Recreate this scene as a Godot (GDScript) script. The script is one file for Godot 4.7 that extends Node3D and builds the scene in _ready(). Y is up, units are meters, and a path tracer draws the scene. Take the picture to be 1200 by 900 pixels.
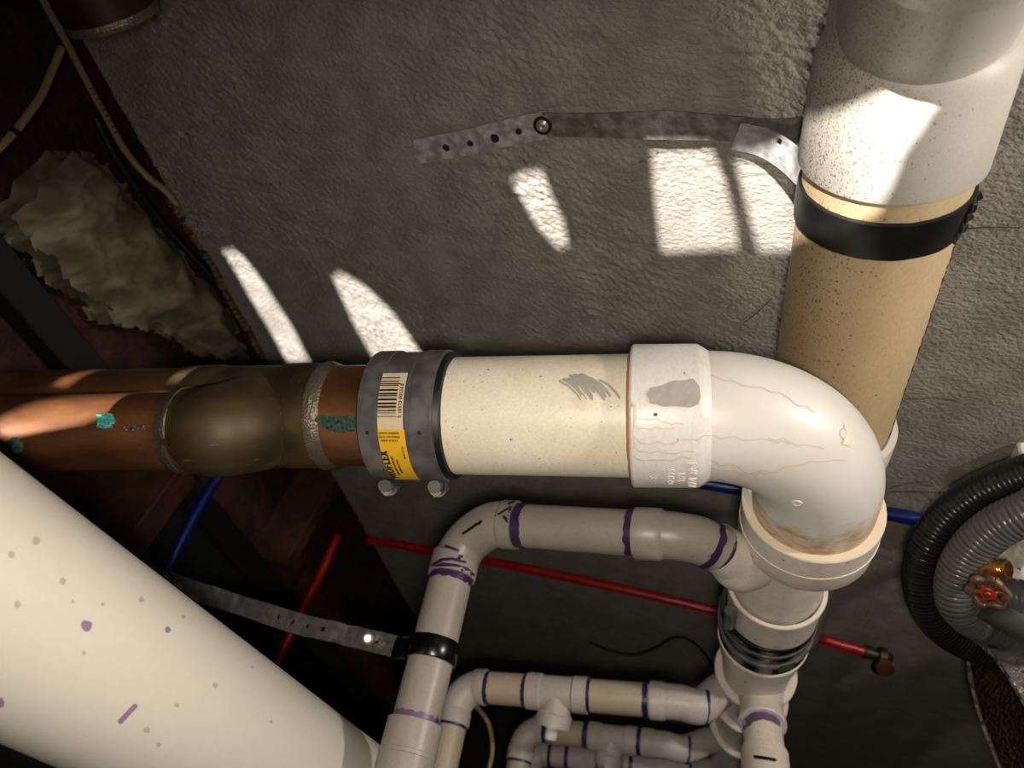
extends Node3D
# A foundation wall in a crawl space with drain pipes: x runs along the wall, y up, z out of the wall; metres.

const EYE := Vector3(0, 1.5, 0.56)
const RX := Vector3(0.9355, 0.1243, -0.3308)     # rows: a camera direction (right, down, forward) to the world
const RY := Vector3(-0.1618, -0.6814, -0.7138)
const RZ := Vector3(-0.3141, 0.7213, -0.6173)
const FPX := 838.0

var M := {}
var names := {}
var org := Vector3.ZERO


# ---------------------------------------------------------------- where things are
func ray(px: float, py: float) -> Vector3:
	var c := Vector3((px - 600.0) / FPX, (py - 450.0) / FPX, 1.0)
	return Vector3(RX.dot(c), RY.dot(c), RZ.dot(c))

func at(px: float, py: float, d: float) -> Vector3:
	return EYE + ray(px, py) * d

func onz(px: float, py: float, z: float) -> Vector3:
	var r := ray(px, py)
	return EYE + r * ((z - EYE.z) / r.z)

func onx(px: float, py: float, x: float) -> Vector3:
	var r := ray(px, py)
	return EYE + r * (x / r.x)


# ---------------------------------------------------------------- mesh building
class Geo:
	var v := PackedVector3Array()
	var n := PackedVector3Array()
	var uv := PackedVector2Array()
	var ix := PackedInt32Array()
	func vert(p: Vector3, q: Vector3, t := Vector2.ZERO) -> int:
		v.append(p); n.append(q); uv.append(t)
		return v.size() - 1
	func tri(a: int, b: int, c: int):            # any order: turned so that the front is where the normals point
		var g := (v[b] - v[a]).cross(v[c] - v[a])
		if g.dot(n[a] + n[b] + n[c]) > 0.0:
			ix.append(a); ix.append(c); ix.append(b)
		else:
			ix.append(a); ix.append(b); ix.append(c)
	func quad(a: int, b: int, c: int, d: int):
		tri(a, b, c); tri(a, c, d)
	func face(a: Vector3, b: Vector3, c: Vector3, d: Vector3, out: Vector3, s := 1.0):
		var nn := (b - a).cross(d - a).normalized()
		if nn.dot(out) < 0.0: nn = -nn
		var lu := a.distance_to(b) * s
		var lv := a.distance_to(d) * s
		quad(vert(a, nn, Vector2(0, 0)), vert(b, nn, Vector2(lu, 0)), vert(c, nn, Vector2(lu, lv)), vert(d, nn, Vector2(0, lv)))
	func add(o: Geo):
		var k := v.size()
		v.append_array(o.v); n.append_array(o.n); uv.append_array(o.uv)
		for i in o.ix: ix.append(i + k)

func frame(dir: Vector3, ref: Vector3) -> Array:
	var x := (ref - dir * ref.dot(dir))
	if x.length() < 1e-4: x = dir.cross(Vector3(0.3, 0.5, 0.8))
	x = x.normalized()
	return [x, dir.cross(x).normalized()]

# a profile of (t along the axis, radius) turned about an axis; corners sharper than about 35 degrees stay sharp
func lathe(g: Geo, a: Vector3, dir: Vector3, prof: Array, segs := 48, ref := Vector3(0, 0, 1), vlen := 0.2, wob: FastNoiseLite = null, amp := 0.0):
	dir = dir.normalized()
	var f := frame(dir, ref)
	var m := prof.size()
	var sn := []
	for i in m - 1:
		var d: Vector2 = prof[i + 1] - prof[i]
		sn.append(Vector2(-d.y, d.x).normalized())     # (along axis, radial)
	var acc := 0.0
	var rows := []                                      # pairs of rings per segment
	for i in m - 1:
		var n0: Vector2 = sn[i]
		var n1: Vector2 = sn[i]
		if i > 0 and sn[i - 1].dot(sn[i]) > 0.8: n0 = (sn[i - 1] + sn[i]).normalized()
		if i < m - 2 and sn[i + 1].dot(sn[i]) > 0.8: n1 = (sn[i + 1] + sn[i]).normalized()
		var l: float = (prof[i + 1] - prof[i]).length()
		rows.append([prof[i], n0, acc, prof[i + 1], n1, acc + l])
		acc += l
	for r in rows:
		var k := g.v.size()
		for h in 2:
			var p: Vector2 = r[h * 3]
			var q: Vector2 = r[h * 3 + 1]
			for j in segs + 1:
				var th := TAU * j / segs
				var rad: Vector3 = f[0] * cos(th) + f[1] * sin(th)
				var rr := p.y
				if wob and p.y > 0.001: rr += amp * wob.get_noise_3dv((a + dir * p.x + rad * p.y) * 100.0)
				g.vert(a + dir * p.x + rad * rr, (dir * q.x + rad * q.y).normalized(), Vector2(float(j) / segs, r[h * 3 + 2] / vlen))
		for j in segs:
			g.quad(k + j, k + j + 1, k + segs + 2 + j, k + segs + 1 + j)

func spline(pts: Array, per := 8) -> Array:
	var out := []
	var n := pts.size()
	for i in n - 1:
		var p0: Vector3 = pts[maxi(i - 1, 0)]
		var p1: Vector3 = pts[i]
		var p2: Vector3 = pts[i + 1]
		var p3: Vector3 = pts[mini(i + 2, n - 1)]
		for k in per:
			out.append(p1.cubic_interpolate(p2, p0, p3, float(k) / per))
	out.append(pts[n - 1])
	return out

func even(pts: Array, step: float) -> Array:
	var c := Curve3D.new()
	c.bake_interval = 0.002
	for p in pts: c.add_point(p)
	var l := c.get_baked_length()
	var n := maxi(2, int(l / step))
	var out := []
	for i in n + 1: out.append(c.sample_baked(l * i / n))
	return out

# a tube along points; rad is a number or a Callable of the arc length
func tube(g: Geo, pts: Array, rad, segs := 24, ref := Vector3(0.2, 0.3, 1), vlen := 0.2, caps := true, flat := 1.0):
	var n := pts.size()
	var x := Vector3.ZERO
	var s := 0.0
	var k := g.v.size()
	for i in n:
		var t: Vector3 = (pts[mini(i + 1, n - 1)] - pts[maxi(i - 1, 0)]).normalized()
		if i == 0: x = frame(t, ref)[0]
		else:
			x = frame(t, x)[0]
			s += pts[i].distance_to(pts[i - 1])
		var y := t.cross(x)
		var r: float
		var dr := 0.0
		if rad is Callable:
			r = rad.call(s)
			dr = (rad.call(s + 0.0002) - rad.call(s - 0.0002)) / 0.0004
		else: r = rad
		for j in segs + 1:
			var th := TAU * j / segs
			var q := x * cos(th) + y * sin(th) * flat
			var nn := (x * cos(th) * flat + y * sin(th)).normalized()
			g.vert(pts[i] + q * r, (nn - t * dr).normalized(), Vector2(float(j) / segs, s / vlen))
	for i in n - 1:
		for j in segs:
			var b := k + i * (segs + 1) + j
			g.quad(b, b + 1, b + segs + 2, b + segs + 1)
	if caps:
		for e in [0, n - 1]:
			var t2: Vector3 = (pts[0] - pts[1]).normalized() if e == 0 else (pts[n - 1] - pts[n - 2]).normalized()
			var c := g.vert(pts[e], t2)
			var b2 := g.v.size()
			for j in segs + 1: g.vert(g.v[k + e * (segs + 1) + j], t2)
			for j in segs: g.tri(c, b2 + j, b2 + j + 1)

# a quarter (or other) bend from point p going along d0 to leave along d1
func bend_pts(p: Vector3, d0: Vector3, d1: Vector3, r: float, n := 16) -> Array:
	var ang := d0.angle_to(d1)
	var ax := d0.cross(d1).normalized()
	var side := ax.cross(d0)
	var c := p + side * r
	var out := []
	for i in n + 1: out.append(c + (-side * r).rotated(ax, ang * i / n))
	return out

func box(g: Geo, lo: Vector3, hi: Vector3, ch := 0.0, s := 1.0):
	var c := (lo + hi) / 2
	var h := (hi - lo) / 2
	for ax in 3:
		for sg in [-1.0, 1.0]:
			var nn := Vector3.ZERO; nn[ax] = sg
			var u := (ax + 1) % 3
			var w := (ax + 2) % 3
			var q := []
			for k in [[-1, -1], [1, -1], [1, 1], [-1, 1]]:
				var p := Vector3.ZERO
				p[ax] = sg * h[ax]; p[u] = k[0] * (h[u] - ch); p[w] = k[1] * (h[w] - ch)
				q.append(c + p)
			g.face(q[0], q[1], q[2], q[3], nn, s)
	if ch > 0:
		for ax in 3:
			var u := (ax + 1) % 3
			var w := (ax + 2) % 3
			for su in [-1.0, 1.0]:
				for sw in [-1.0, 1.0]:
					var q := []
					for k in [[-1, 0], [1, 0], [1, 1], [-1, 1]]:
						var p := Vector3.ZERO
						p[ax] = k[0] * (h[ax] - ch)
						p[u] = su * (h[u] - (ch if k[1] else 0.0)); p[w] = sw * (h[w] - (0.0 if k[1] else ch))
						q.append(c + p)
					var o := Vector3.ZERO; o[u] = su; o[w] = sw
					g.face(q[0], q[1], q[2], q[3], o, s)
		for sx in [-1.0, 1.0]:
			for sy in [-1.0, 1.0]:
				for sz in [-1.0, 1.0]:
					var o := Vector3(sx, sy, sz)
					var a := c + Vector3(sx * h.x, sy * (h.y - ch), sz * (h.z - ch))
					var b := c + Vector3(sx * (h.x - ch), sy * h.y, sz * (h.z - ch))
					var d := c + Vector3(sx * (h.x - ch), sy * (h.y - ch), sz * h.z)
					g.tri(g.vert(a, o.normalized()), g.vert(b, o.normalized()), g.vert(d, o.normalized()))

# where a line of sight meets a shape that is already built: [point, normal] or []
func hit(t: Geo, px: float, py: float) -> Array:
	var d := ray(px, py)
	var best := 1e9
	var res := []
	for i in range(0, t.ix.size(), 3):
		# a thousandfold, as the test takes very small triangles for edges
		var r = Geometry3D.ray_intersects_triangle(Vector3.ZERO, d, (t.v[t.ix[i]] - EYE) * 1000.0, (t.v[t.ix[i + 1]] - EYE) * 1000.0, (t.v[t.ix[i + 2]] - EYE) * 1000.0)
		if r != null:
			r = EYE + r * 0.001
			var l: float = EYE.distance_squared_to(r)
			if l < best:
				best = l
				res = [r, (t.n[t.ix[i]] + t.n[t.ix[i + 1]] + t.n[t.ix[i + 2]]).normalized()]
	return res

# a thin film (paint, putty, rust) lying on a shape inside an outline
func film(t: Geo, poly: PackedVector2Array, off := 0.0004, cell := 4.0, seed_ := 1, rough := 0.0) -> Geo:
	var g := Geo.new()
	var lo := Vector2(1e9, 1e9)
	var hi := Vector2(-1e9, -1e9)
	for p in poly:
		lo = lo.min(p); hi = hi.max(p)
	# only the triangles near the outline are looked at
	var near := Geo.new()
	near.v = t.v; near.n = t.n
	for i in range(0, t.ix.size(), 3):
		var a := Vector2(1e9, 1e9)
		var b := Vector2(-1e9, -1e9)
		for k in 3:
			var q := pix(t.v[t.ix[i + k]])
			a = a.min(q); b = b.max(q)
		if a.x < hi.x + 2 and b.x > lo.x - 2 and a.y < hi.y + 2 and b.y > lo.y - 2:
			for k in 3: near.ix.append(t.ix[i + k])
	var nz := noise(seed_, 0.15)
	var seen := {}
	var x := lo.x
	while x < hi.x:
		var y := lo.y
		while y < hi.y:
			var sq := PackedVector2Array([Vector2(x, y), Vector2(x + cell, y), Vector2(x + cell, y + cell), Vector2(x, y + cell)])
			for piece in Geometry2D.intersect_polygons(poly, sq):
				var tr := Geometry2D.triangulate_polygon(piece)
				var id := []
				for p in piece:
					var key := Vector2i(p * 50.0)
					if not seen.has(key):
						var h := hit(near, p.x, p.y)
						seen[key] = -1 if h.is_empty() else g.vert(h[0] + h[1] * (off + rough * (0.5 + nz.get_noise_2dv(p * 3.0))), h[1], p / 40.0)
					id.append(seen[key])
				for i in range(0, tr.size(), 3):
					if id[tr[i]] >= 0 and id[tr[i + 1]] >= 0 and id[tr[i + 2]] >= 0:
						g.tri(id[tr[i]], id[tr[i + 1]], id[tr[i + 2]])
			y += cell
		x += cell
	if rough > 0.0:
		for i in g.n.size(): g.n[i] = (g.n[i] + Vector3(nz.get_noise_2d(i * 7.0, 3.0), nz.get_noise_2d(3.0, i * 7.0), nz.get_noise_2d(i * 5.0, 70.0)) * 0.5).normalized()
	return g

func pix(p: Vector3) -> Vector2:
	var q := p - EYE
	var c := Vector3(RX.x * q.x + RY.x * q.y + RZ.x * q.z, RX.y * q.x + RY.y * q.y + RZ.y * q.z, RX.z * q.x + RY.z * q.y + RZ.z * q.z)
	if c.z < 0.01: return Vector2(-9999, -9999)
	return Vector2(c.x, c.y) / c.z * FPX + Vector2(600, 450)

func stroke(t: Geo, line: Array, w: float, off := 0.0004) -> Geo:
	var g := Geo.new()
	for poly in Geometry2D.offset_polyline(PackedVector2Array(line), w / 2, Geometry2D.JOIN_ROUND, Geometry2D.END_ROUND):
		g.add(film(t, poly, off, 4.0))
	return g

# a ring of primer round a straight pipe, its edges uneven
func stain(g: Geo, a: Vector3, dir: Vector3, r: float, t0: float, t1: float, wob: float, seed_: int, segs := 64, off := 0.0003):
	dir = dir.normalized()
	var f := frame(dir, Vector3(0.1, 0.3, 1))
	var nz := noise(seed_, 1.0)
	var k := g.v.size()
	for j in segs + 1:
		var th := TAU * j / segs
		var q: Vector3 = f[0] * cos(th) + f[1] * sin(th)
		var w0 := wob * nz.get_noise_2d(cos(th) * 2.5, sin(th) * 2.5)
		var w1 := wob * nz.get_noise_2d(cos(th) * 2.5 + 50.0, sin(th) * 2.5)
		g.vert(a + dir * (t0 + w0) + q * (r + off), q)
		g.vert(a + dir * (t1 + w1) + q * (r + off), q)
	for j in segs: g.quad(k + j * 2, k + j * 2 + 1, k + j * 2 + 3, k + j * 2 + 2)

# part of a cylinder between two angles (0 is towards ref) and two places along the axis
func wrap_round(g: Geo, a: Vector3, dir: Vector3, ref: Vector3, r: float, a0: float, a1: float, t0: float, t1: float, n := 12):
	dir = dir.normalized()
	var f := frame(dir, ref)
	var k := g.v.size()
	for j in n + 1:
		var th := lerpf(a0, a1, float(j) / n)
		var q: Vector3 = f[0] * cos(th) + f[1] * sin(th)
		g.vert(a + dir * t0 + q * r, q, Vector2(0, float(j) / n))
		g.vert(a + dir * t1 + q * r, q, Vector2(1, float(j) / n))
	for j in n: g.quad(k + j * 2, k + j * 2 + 1, k + j * 2 + 3, k + j * 2 + 2)

# lettering bent round a cylinder: reads along "along" (0: round the pipe, 1: down the pipe)
func lettering(g: Geo, text: String, size: float, a: Vector3, dir: Vector3, ref: Vector3, r: float, ang: float, t: float, turn: float, deep := 0.0004, shift := Vector2.ZERO):
	var tm := TextMesh.new()
	tm.text = text
	var fnt := SystemFont.new()
	fnt.font_names = PackedStringArray(["Droid Sans"])
	fnt.font_weight = 700
	tm.font = fnt
	tm.font_size = 64
	tm.pixel_size = 0.01
	tm.depth = 0.1
	var k1 := size / 0.64
	var k2 := deep / 0.1
	var arr := tm.get_mesh_arrays()
	if arr.is_empty(): return
	dir = dir.normalized()
	var f := frame(dir, ref)
	var vs: PackedVector3Array = arr[Mesh.ARRAY_VERTEX]
	var ns: PackedVector3Array = arr[Mesh.ARRAY_NORMAL]
	var id: PackedInt32Array = arr[Mesh.ARRAY_INDEX] if arr[Mesh.ARRAY_INDEX] else PackedInt32Array(range(vs.size()))
	var k := g.v.size()
	for i in vs.size():
		var p := (Vector2(vs[i].x, vs[i].y) * k1 + shift).rotated(turn)
		var nn := Vector2(ns[i].x, ns[i].y).rotated(turn)
		var th := ang - p.y / r
		var q: Vector3 = f[0] * cos(th) + f[1] * sin(th)
		var e: Vector3 = f[0] * sin(th) - f[1] * cos(th)
		g.vert(a + dir * (t + p.x) + q * (r + vs[i].z * k2 + deep / 2), (q * ns[i].z + dir * nn.x + e * nn.y).normalized())
	for i in range(0, id.size(), 3): g.tri(k + id[i], k + id[i + 1], k + id[i + 2])

# a perforated metal strip: mid line, side direction at each point, holes as [place along, across, radius]
func strap(g: Geo, pts: Array, sides: Array, width: float, holes: Array, thick := 0.0012):
	var n := pts.size()
	var len := [0.0]
	for i in range(1, n): len.append(len[i - 1] + pts[i].distance_to(pts[i - 1]))
	var total: float = len[n - 1]
	var place := func(s: float, w: float, up: float) -> Array:
		var i := 0
		while i < n - 2 and len[i + 1] < s: i += 1
		var f := clampf((s - len[i]) / maxf(len[i + 1] - len[i], 1e-6), 0.0, 1.0)
		var t: Vector3 = (pts[i + 1] - pts[i]).normalized()
		var sd: Vector3 = sides[i].lerp(sides[i + 1], f).normalized()
		var nn := t.cross(sd).normalized()
		return [pts[i].lerp(pts[i + 1], f) + sd * w + nn * up, nn]
	var rect := PackedVector2Array()
	var step := 0.004
	var cuts := [0.0]
	var s := step
	while s < total - step * 0.5:
		cuts.append(s); s += step
	cuts.append(total)
	var hp := []
	for h in holes:
		var c := PackedVector2Array()
		for j in 14: c.append(Vector2(h[0] + cos(TAU * j / 14) * h[2], h[1] + sin(TAU * j / 14) * h[2]))
		hp.append([c, h])
	for i in cuts.size() - 1:
		for half in [-1, 0]:
			var pieces := [PackedVector2Array([Vector2(cuts[i], half * width / 2), Vector2(cuts[i + 1], half * width / 2), Vector2(cuts[i + 1], (half + 1) * width / 2), Vector2(cuts[i], (half + 1) * width / 2)])]
			for h in hp:
				if absf(h[1][0] - cuts[i]) > 0.03: continue
				var nxt := []
				for p in pieces: nxt.append_array(Geometry2D.clip_polygons(p, h[0]))
				pieces = nxt
			for p in pieces:
				if Geometry2D.is_polygon_clockwise(p) and pieces.size() > 1: continue
				var tr := Geometry2D.triangulate_polygon(p)
				for up in [1.0, -1.0]:
					var k := g.v.size()
					for q in p:
						var r = place.call(q.x, q.y, up * thick / 2)
						g.vert(r[0], r[1] * up, q * 20.0)
					for t in range(0, tr.size(), 3): g.tri(k + tr[t], k + tr[t + 1], k + tr[t + 2])
	for i in cuts.size() - 1:
		for sd in [-1.0, 1.0]:
			var a = place.call(cuts[i], sd * width / 2, thick / 2)
			var b = place.call(cuts[i + 1], sd * width / 2, thick / 2)
			var c = place.call(cuts[i + 1], sd * width / 2, -thick / 2)
			var d = place.call(cuts[i], sd * width / 2, -thick / 2)
			var m = place.call(cuts[i], 0.0, 0.0)
			g.face(a[0], b[0], c[0], d[0], a[0] - m[0])
	for e in [0.0, total]:
		var m2 = place.call(total / 2, 0.0, 0.0)
		g.face(place.call(e, -width / 2, thick / 2)[0], place.call(e, width / 2, thick / 2)[0], place.call(e, width / 2, -thick / 2)[0], place.call(e, -width / 2, -thick / 2)[0], place.call(e, 0.0, 0.0)[0] - m2[0])
	for h in hp:
		for j in 14:
			var p0: Vector2 = h[0][j]
			var p1: Vector2 = h[0][(j + 1) % 14]
			var cc = place.call(h[1][0], h[1][1], 0.0)[0]
			var a = place.call(p0.x, p0.y, thick / 2)[0]
			g.face(a, place.call(p1.x, p1.y, thick / 2)[0], place.call(p1.x, p1.y, -thick / 2)[0], place.call(p0.x, p0.y, -thick / 2)[0], cc - a)


# ---------------------------------------------------------------- objects
func numbered(called: String) -> String:
	if not names.has(called):
		names[called] = 0
		return called
	names[called] += 1
	return "%s_%03d" % [called, names[called]]

func thing(called: String, label: String, category: String, base: Vector3, group := "") -> Node3D:
	var o := Node3D.new()
	o.name = numbered(called)
	add_child(o)
	o.position = base
	o.set_meta("label", label)
	o.set_meta("category", category)
	if group: o.set_meta("group", group)
	org = base
	return o

# commits a shape built in world places as one mesh under parent (its place taken off)
func obj(called: String, g: Geo, m: Material, parent: Node3D = self, label := "") -> MeshInstance3D:
	if g.ix.is_empty():
		print("EMPTY ", called)
		return null
	var o := MeshInstance3D.new()
	var off := Vector3.ZERO
	var p: Node = parent
	while p != self:
		off += p.position
		p = p.get_parent()
	var vv := g.v.duplicate()
	for i in vv.size(): vv[i] -= off
	var arr := []
	arr.resize(Mesh.ARRAY_MAX)
	arr[Mesh.ARRAY_VERTEX] = vv
	arr[Mesh.ARRAY_NORMAL] = g.n
	arr[Mesh.ARRAY_TEX_UV] = g.uv
	arr[Mesh.ARRAY_INDEX] = g.ix
	var am := ArrayMesh.new()
	am.add_surface_from_arrays(Mesh.PRIMITIVE_TRIANGLES, arr)
	o.mesh = am
	o.material_override = m
	o.cast_shadow = GeometryInstance3D.SHADOW_CASTING_SETTING_ON
	if parent == self: o.name = numbered(called)
	else: o.name = called
	parent.add_child(o, true)
	if label: o.set_meta("label", label)
	return o

func struct(called: String, g: Geo, m: Material, label: String, parent: Node3D = self) -> MeshInstance3D:
	var o := obj(called, g, m, parent)
	if parent == self:
		o.set_meta("kind", "structure")
		o.set_meta("label", label)
	return o

func noise(seed_: int, freq: float, octaves := 3) -> FastNoiseLite:
	var f := FastNoiseLite.new()
	f.seed = seed_
	f.noise_type = FastNoiseLite.TYPE_SIMPLEX_SMOOTH
	f.frequency = freq
	f.fractal_octaves = octaves
	return f

# an even-toned surface with cloudy discolouring and small dark specks
func skin(base: Color, stainc: Color, amount: float, seed_: int, specks := 0, speckc := Color(0.2, 0.16, 0.12), w := 256, h := 256, zone := Rect2(0, 0, 1, 1), big := 1.0, streak := Vector2(1, 1)) -> ImageTexture:
	var im := Image.create(w, h, true, Image.FORMAT_RGB8)
	var nz := noise(seed_, 0.012 * big * 256.0 / w, 4)
	var fine := noise(seed_ + 5, 0.25, 2)
	for y in h:
		for x in w:
			# the pattern closes round the pipe
			var th := TAU * x / w
			var q := Vector3(cos(th) * w / TAU * streak.x, sin(th) * w / TAU * streak.x, y * streak.y)
			var k := clampf(0.5 + 1.1 * nz.get_noise_3dv(q), 0.0, 1.0)
			var c := base.lerp(stainc, k * amount)
			c = c * (1.0 + (0.05 if specks > 0 else 0.008) * fine.get_noise_3dv(q))
			if zone.size.x < 0.5:      # a darker tint under the specks
				var u := absf(fposmod(float(x) / w - zone.position.x + 0.5, 1.0) - 0.5) / zone.size.x
				c = c.lerp(speckc, 0.32 * exp(-u * u * 0.45))
			im.set_pixel(x, y, Color(c.r, c.g, c.b))
	var rng := RandomNumberGenerator.new()
	rng.seed = seed_ + 99
	for i in specks:
		# a zone narrower than the whole thins out towards both sides
		var x := int(fposmod(zone.position.x + zone.size.x * (rng.randf() if zone.size.x == 1.0 else rng.randfn()), 1.0) * w) % w
		var y := int((zone.position.y + zone.size.y * rng.randf()) * h) % h
		var big_one := rng.randf() < (0.12 if w < 1000 else 0.3)
		for dx in (2 if big_one else 1):
			for dy in (2 if big_one else 1):
				im.set_pixel((x + dx) % w, (y + dy) % h, im.get_pixel((x + dx) % w, (y + dy) % h).lerp(speckc, rng.randf_range(0.35, 0.95)))
	im.generate_mipmaps()
	return ImageTexture.create_from_image(im)

# white plastic with brown grime that thickens towards one end
func grimy(w: int, h: int) -> ImageTexture:
	var im := Image.create(w, h, true, Image.FORMAT_RGB8)
	var nz := noise(83, 0.03, 4)
	var fine := noise(84, 0.09, 3)
	for y in h:
		for x in w:
			var th := TAU * x / w
			var q := Vector3(cos(th), sin(th), 0) * w / TAU
			q.z = y
			var k := clampf((float(y) / h - 0.75) * 7.0 + 1.1 * nz.get_noise_3dv(q) + 0.5 * fine.get_noise_3d(q.x, q.y, q.z * 3.0), 0.0, 1.0)
			var c := Color(0.845, 0.83, 0.81).lerp(Color(0.81, 0.785, 0.745), clampf(0.5 + nz.get_noise_3dv(q * 0.4), 0.0, 1.0) * 0.6)
			im.set_pixel(x, y, c.lerp(Color(0.62, 0.48, 0.33).lerp(Color(0.78, 0.68, 0.54), clampf(0.5 + fine.get_noise_3dv(q), 0.0, 1.0)), k * 0.9))
	im.generate_mipmaps()
	return ImageTexture.create_from_image(im)

func mat(c: Color, rough := 0.5, metal := 0.0, tex: Texture2D = null, spec := 0.5) -> StandardMaterial3D:
	var m := StandardMaterial3D.new()
	m.albedo_color = c
	m.roughness = rough
	m.metallic = metal
	m.metallic_specular = spec
	if tex: m.albedo_texture = tex
	return m

func bumpy(m: StandardMaterial3D, seed_: int, freq: float, strength: float, scale := 8.0, triplanar := true):
	var t := NoiseTexture2D.new()
	t.width = 256; t.height = 256
	t.seamless = true
	t.noise = noise(seed_, freq, 4)
	t.as_normal_map = true
	t.bump_strength = strength
	m.normal_enabled = true
	m.normal_texture = t
	if triplanar:
		m.uv1_triplanar = true
		m.uv1_world_triplanar = true
		m.uv1_scale = Vector3.ONE * scale

func mottled(a: Color, b: Color, seed_: int, freq := 0.02) -> NoiseTexture2D:
	var t := NoiseTexture2D.new()
	t.width = 256; t.height = 256
	t.seamless = true
	t.noise = noise(seed_, freq, 4)
	var gr := Gradient.new()
	gr.set_color(0, a); gr.set_color(1, b)
	gr.set_offset(0, 0.25); gr.set_offset(1, 0.75)
	t.color_ramp = gr
	return t

func materials():
	M.pvc = mat(Color.WHITE, 0.38, 0, skin(Color(0.85, 0.835, 0.815), Color(0.79, 0.765, 0.725), 0.35, 3, 60))
	M.pvc_grey = mat(Color.WHITE, 0.38, 0, skin(Color(0.84, 0.80, 0.755), Color(0.76, 0.72, 0.67), 0.5, 5, 40))
	M.pvc_shaded = mat(Color.WHITE, 0.4, 0, skin(Color(0.58, 0.55, 0.515), Color(0.53, 0.50, 0.46), 0.5, 6, 30))  # white plastic, darkened to put the weaker light there into its colour
	M.pvc_dull = mat(Color.WHITE, 0.42, 0, skin(Color(0.74, 0.70, 0.685), Color(0.66, 0.62, 0.60), 0.6, 7, 40))
	M.pvc_tan = mat(Color.WHITE, 0.45, 0, skin(Color(0.72, 0.665, 0.575), Color(0.66, 0.60, 0.51), 0.6, 8, 40))
	M.cream = mat(Color.WHITE, 0.4, 0, skin(Color(0.90, 0.865, 0.79), Color(0.84, 0.78, 0.67), 0.6, 11, 240, Color(0.25, 0.17, 0.1), 512, 256))
	M.front = mat(Color.WHITE, 0.45, 0, skin(Color(0.84, 0.815, 0.77), Color(0.80, 0.775, 0.725), 0.6, 13, 0, Color.BLACK, 256, 256, Rect2(0, 0, 1, 1), 0.25))
	M.beige = mat(Color.WHITE, 0.5, 0, skin(Color(0.77, 0.69, 0.55), Color(0.66, 0.57, 0.43), 0.6, 17, 2600, Color(0.33, 0.25, 0.16), 512, 512, Rect2(0.88, 0.0, 0.07, 0.9), 1.0, Vector2(1, 0.6)))
	M.hub = mat(Color.WHITE, 0.5, 0, skin(Color(0.79, 0.77, 0.735), Color(0.69, 0.66, 0.61), 0.5, 19, 16000, Color(0.24, 0.20, 0.16), 1024, 768, Rect2(0.86, 0.0, 0.075, 1.0)))
	M.stained = mat(Color.WHITE, 0.4, 0, skin(Color(0.82, 0.76, 0.66), Color(0.55, 0.42, 0.27), 0.55, 23, 200, Color(0.4, 0.28, 0.16), 256, 256, Rect2(0, 0, 1, 1), 2.0))
	M.bend = mat(Color.WHITE, 0.4, 0, grimy(256, 256))
	M.rim = mat(Color(0.86, 0.80, 0.70), 0.45)
	M.putty = mat(Color(0.62, 0.60, 0.57), 0.8)
	M.rust = mat(Color(0.62, 0.45, 0.28), 0.7)
	M.drip = mat(Color(0.785, 0.745, 0.675), 0.5)
	M.purple = mat(Color(0.21, 0.12, 0.26), 0.35)
	M.purple_pale = mat(Color(0.40, 0.32, 0.43), 0.4)
	M.purple_speck = mat(Color(0.58, 0.47, 0.58), 0.45)
	M.violet = mat(Color(0.14, 0.13, 0.30), 0.35)
	M.ink = mat(Color(0.06, 0.05, 0.06), 0.5)
	M.lilac = mat(Color(0.76, 0.72, 0.80), 0.4)
	M.copper = mat(Color.WHITE, 0.36, 0.5, skin(Color(0.54, 0.36, 0.23), Color(0.27, 0.165, 0.095), 0.8, 29, 60, Color(0.2, 0.1, 0.06), 256, 256, Rect2(0, 0, 1, 1), 1.4, Vector2(1, 0.35)))
	M.bronze = mat(Color.WHITE, 0.55, 0.3, skin(Color(0.33, 0.26, 0.17), Color(0.17, 0.13, 0.075), 0.8, 31, 150, Color(0.5, 0.42, 0.3), 256, 256, Rect2(0, 0, 1, 1), 1.6))
	M.solder = mat(Color(0.44, 0.40, 0.35), 0.35, 0.6)
	bumpy(M.solder, 33, 0.06, 6.0, 30.0)
	M.patina = mat(Color.WHITE, 0.85, 0, mottled(Color(0.10, 0.42, 0.40), Color(0.42, 0.80, 0.76), 35, 0.06))
	M.patina.uv1_triplanar = true; M.patina.uv1_world_triplanar = true; M.patina.uv1_scale = Vector3.ONE * 25.0
	M.patina_dark = mat(Color.WHITE, 0.85, 0, mottled(Color(0.06, 0.13, 0.10), Color(0.26, 0.38, 0.31), 36, 0.05))
	M.patina_dark.uv1_triplanar = true; M.patina_dark.uv1_world_triplanar = true; M.patina_dark.uv1_scale = Vector3.ONE * 25.0
	M.steel = mat(Color.WHITE, 0.38, 0.5, mottled(Color(0.36, 0.355, 0.36), Color(0.50, 0.49, 0.48), 37, 0.02))
	M.steel.uv1_triplanar = true; M.steel.uv1_world_triplanar = true; M.steel.uv1_scale = Vector3(9, 9, 9)
	M.bolt = mat(Color(0.66, 0.64, 0.61), 0.35, 0.5)
	M.galv = mat(Color.WHITE, 0.27, 0.75, mottled(Color(0.55, 0.54, 0.52), Color(0.74, 0.73, 0.71), 39, 0.03))
	M.galv.uv1_triplanar = true; M.galv.uv1_world_triplanar = true; M.galv.uv1_scale = Vector3(12, 12, 12)
	bumpy(M.galv, 40, 0.012, 6.0, 12.0)
	M.painted = mat(Color.WHITE, 0.42, 0.25, mottled(Color(0.56, 0.555, 0.55), Color(0.76, 0.755, 0.745), 41, 0.02))
	bumpy(M.painted, 42, 0.03, 2.5, 12.0)
	M.painted_dark = mat(Color.WHITE, 0.5, 0.2, mottled(Color(0.36, 0.34, 0.32), Color(0.52, 0.50, 0.475), 44, 0.02))
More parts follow.
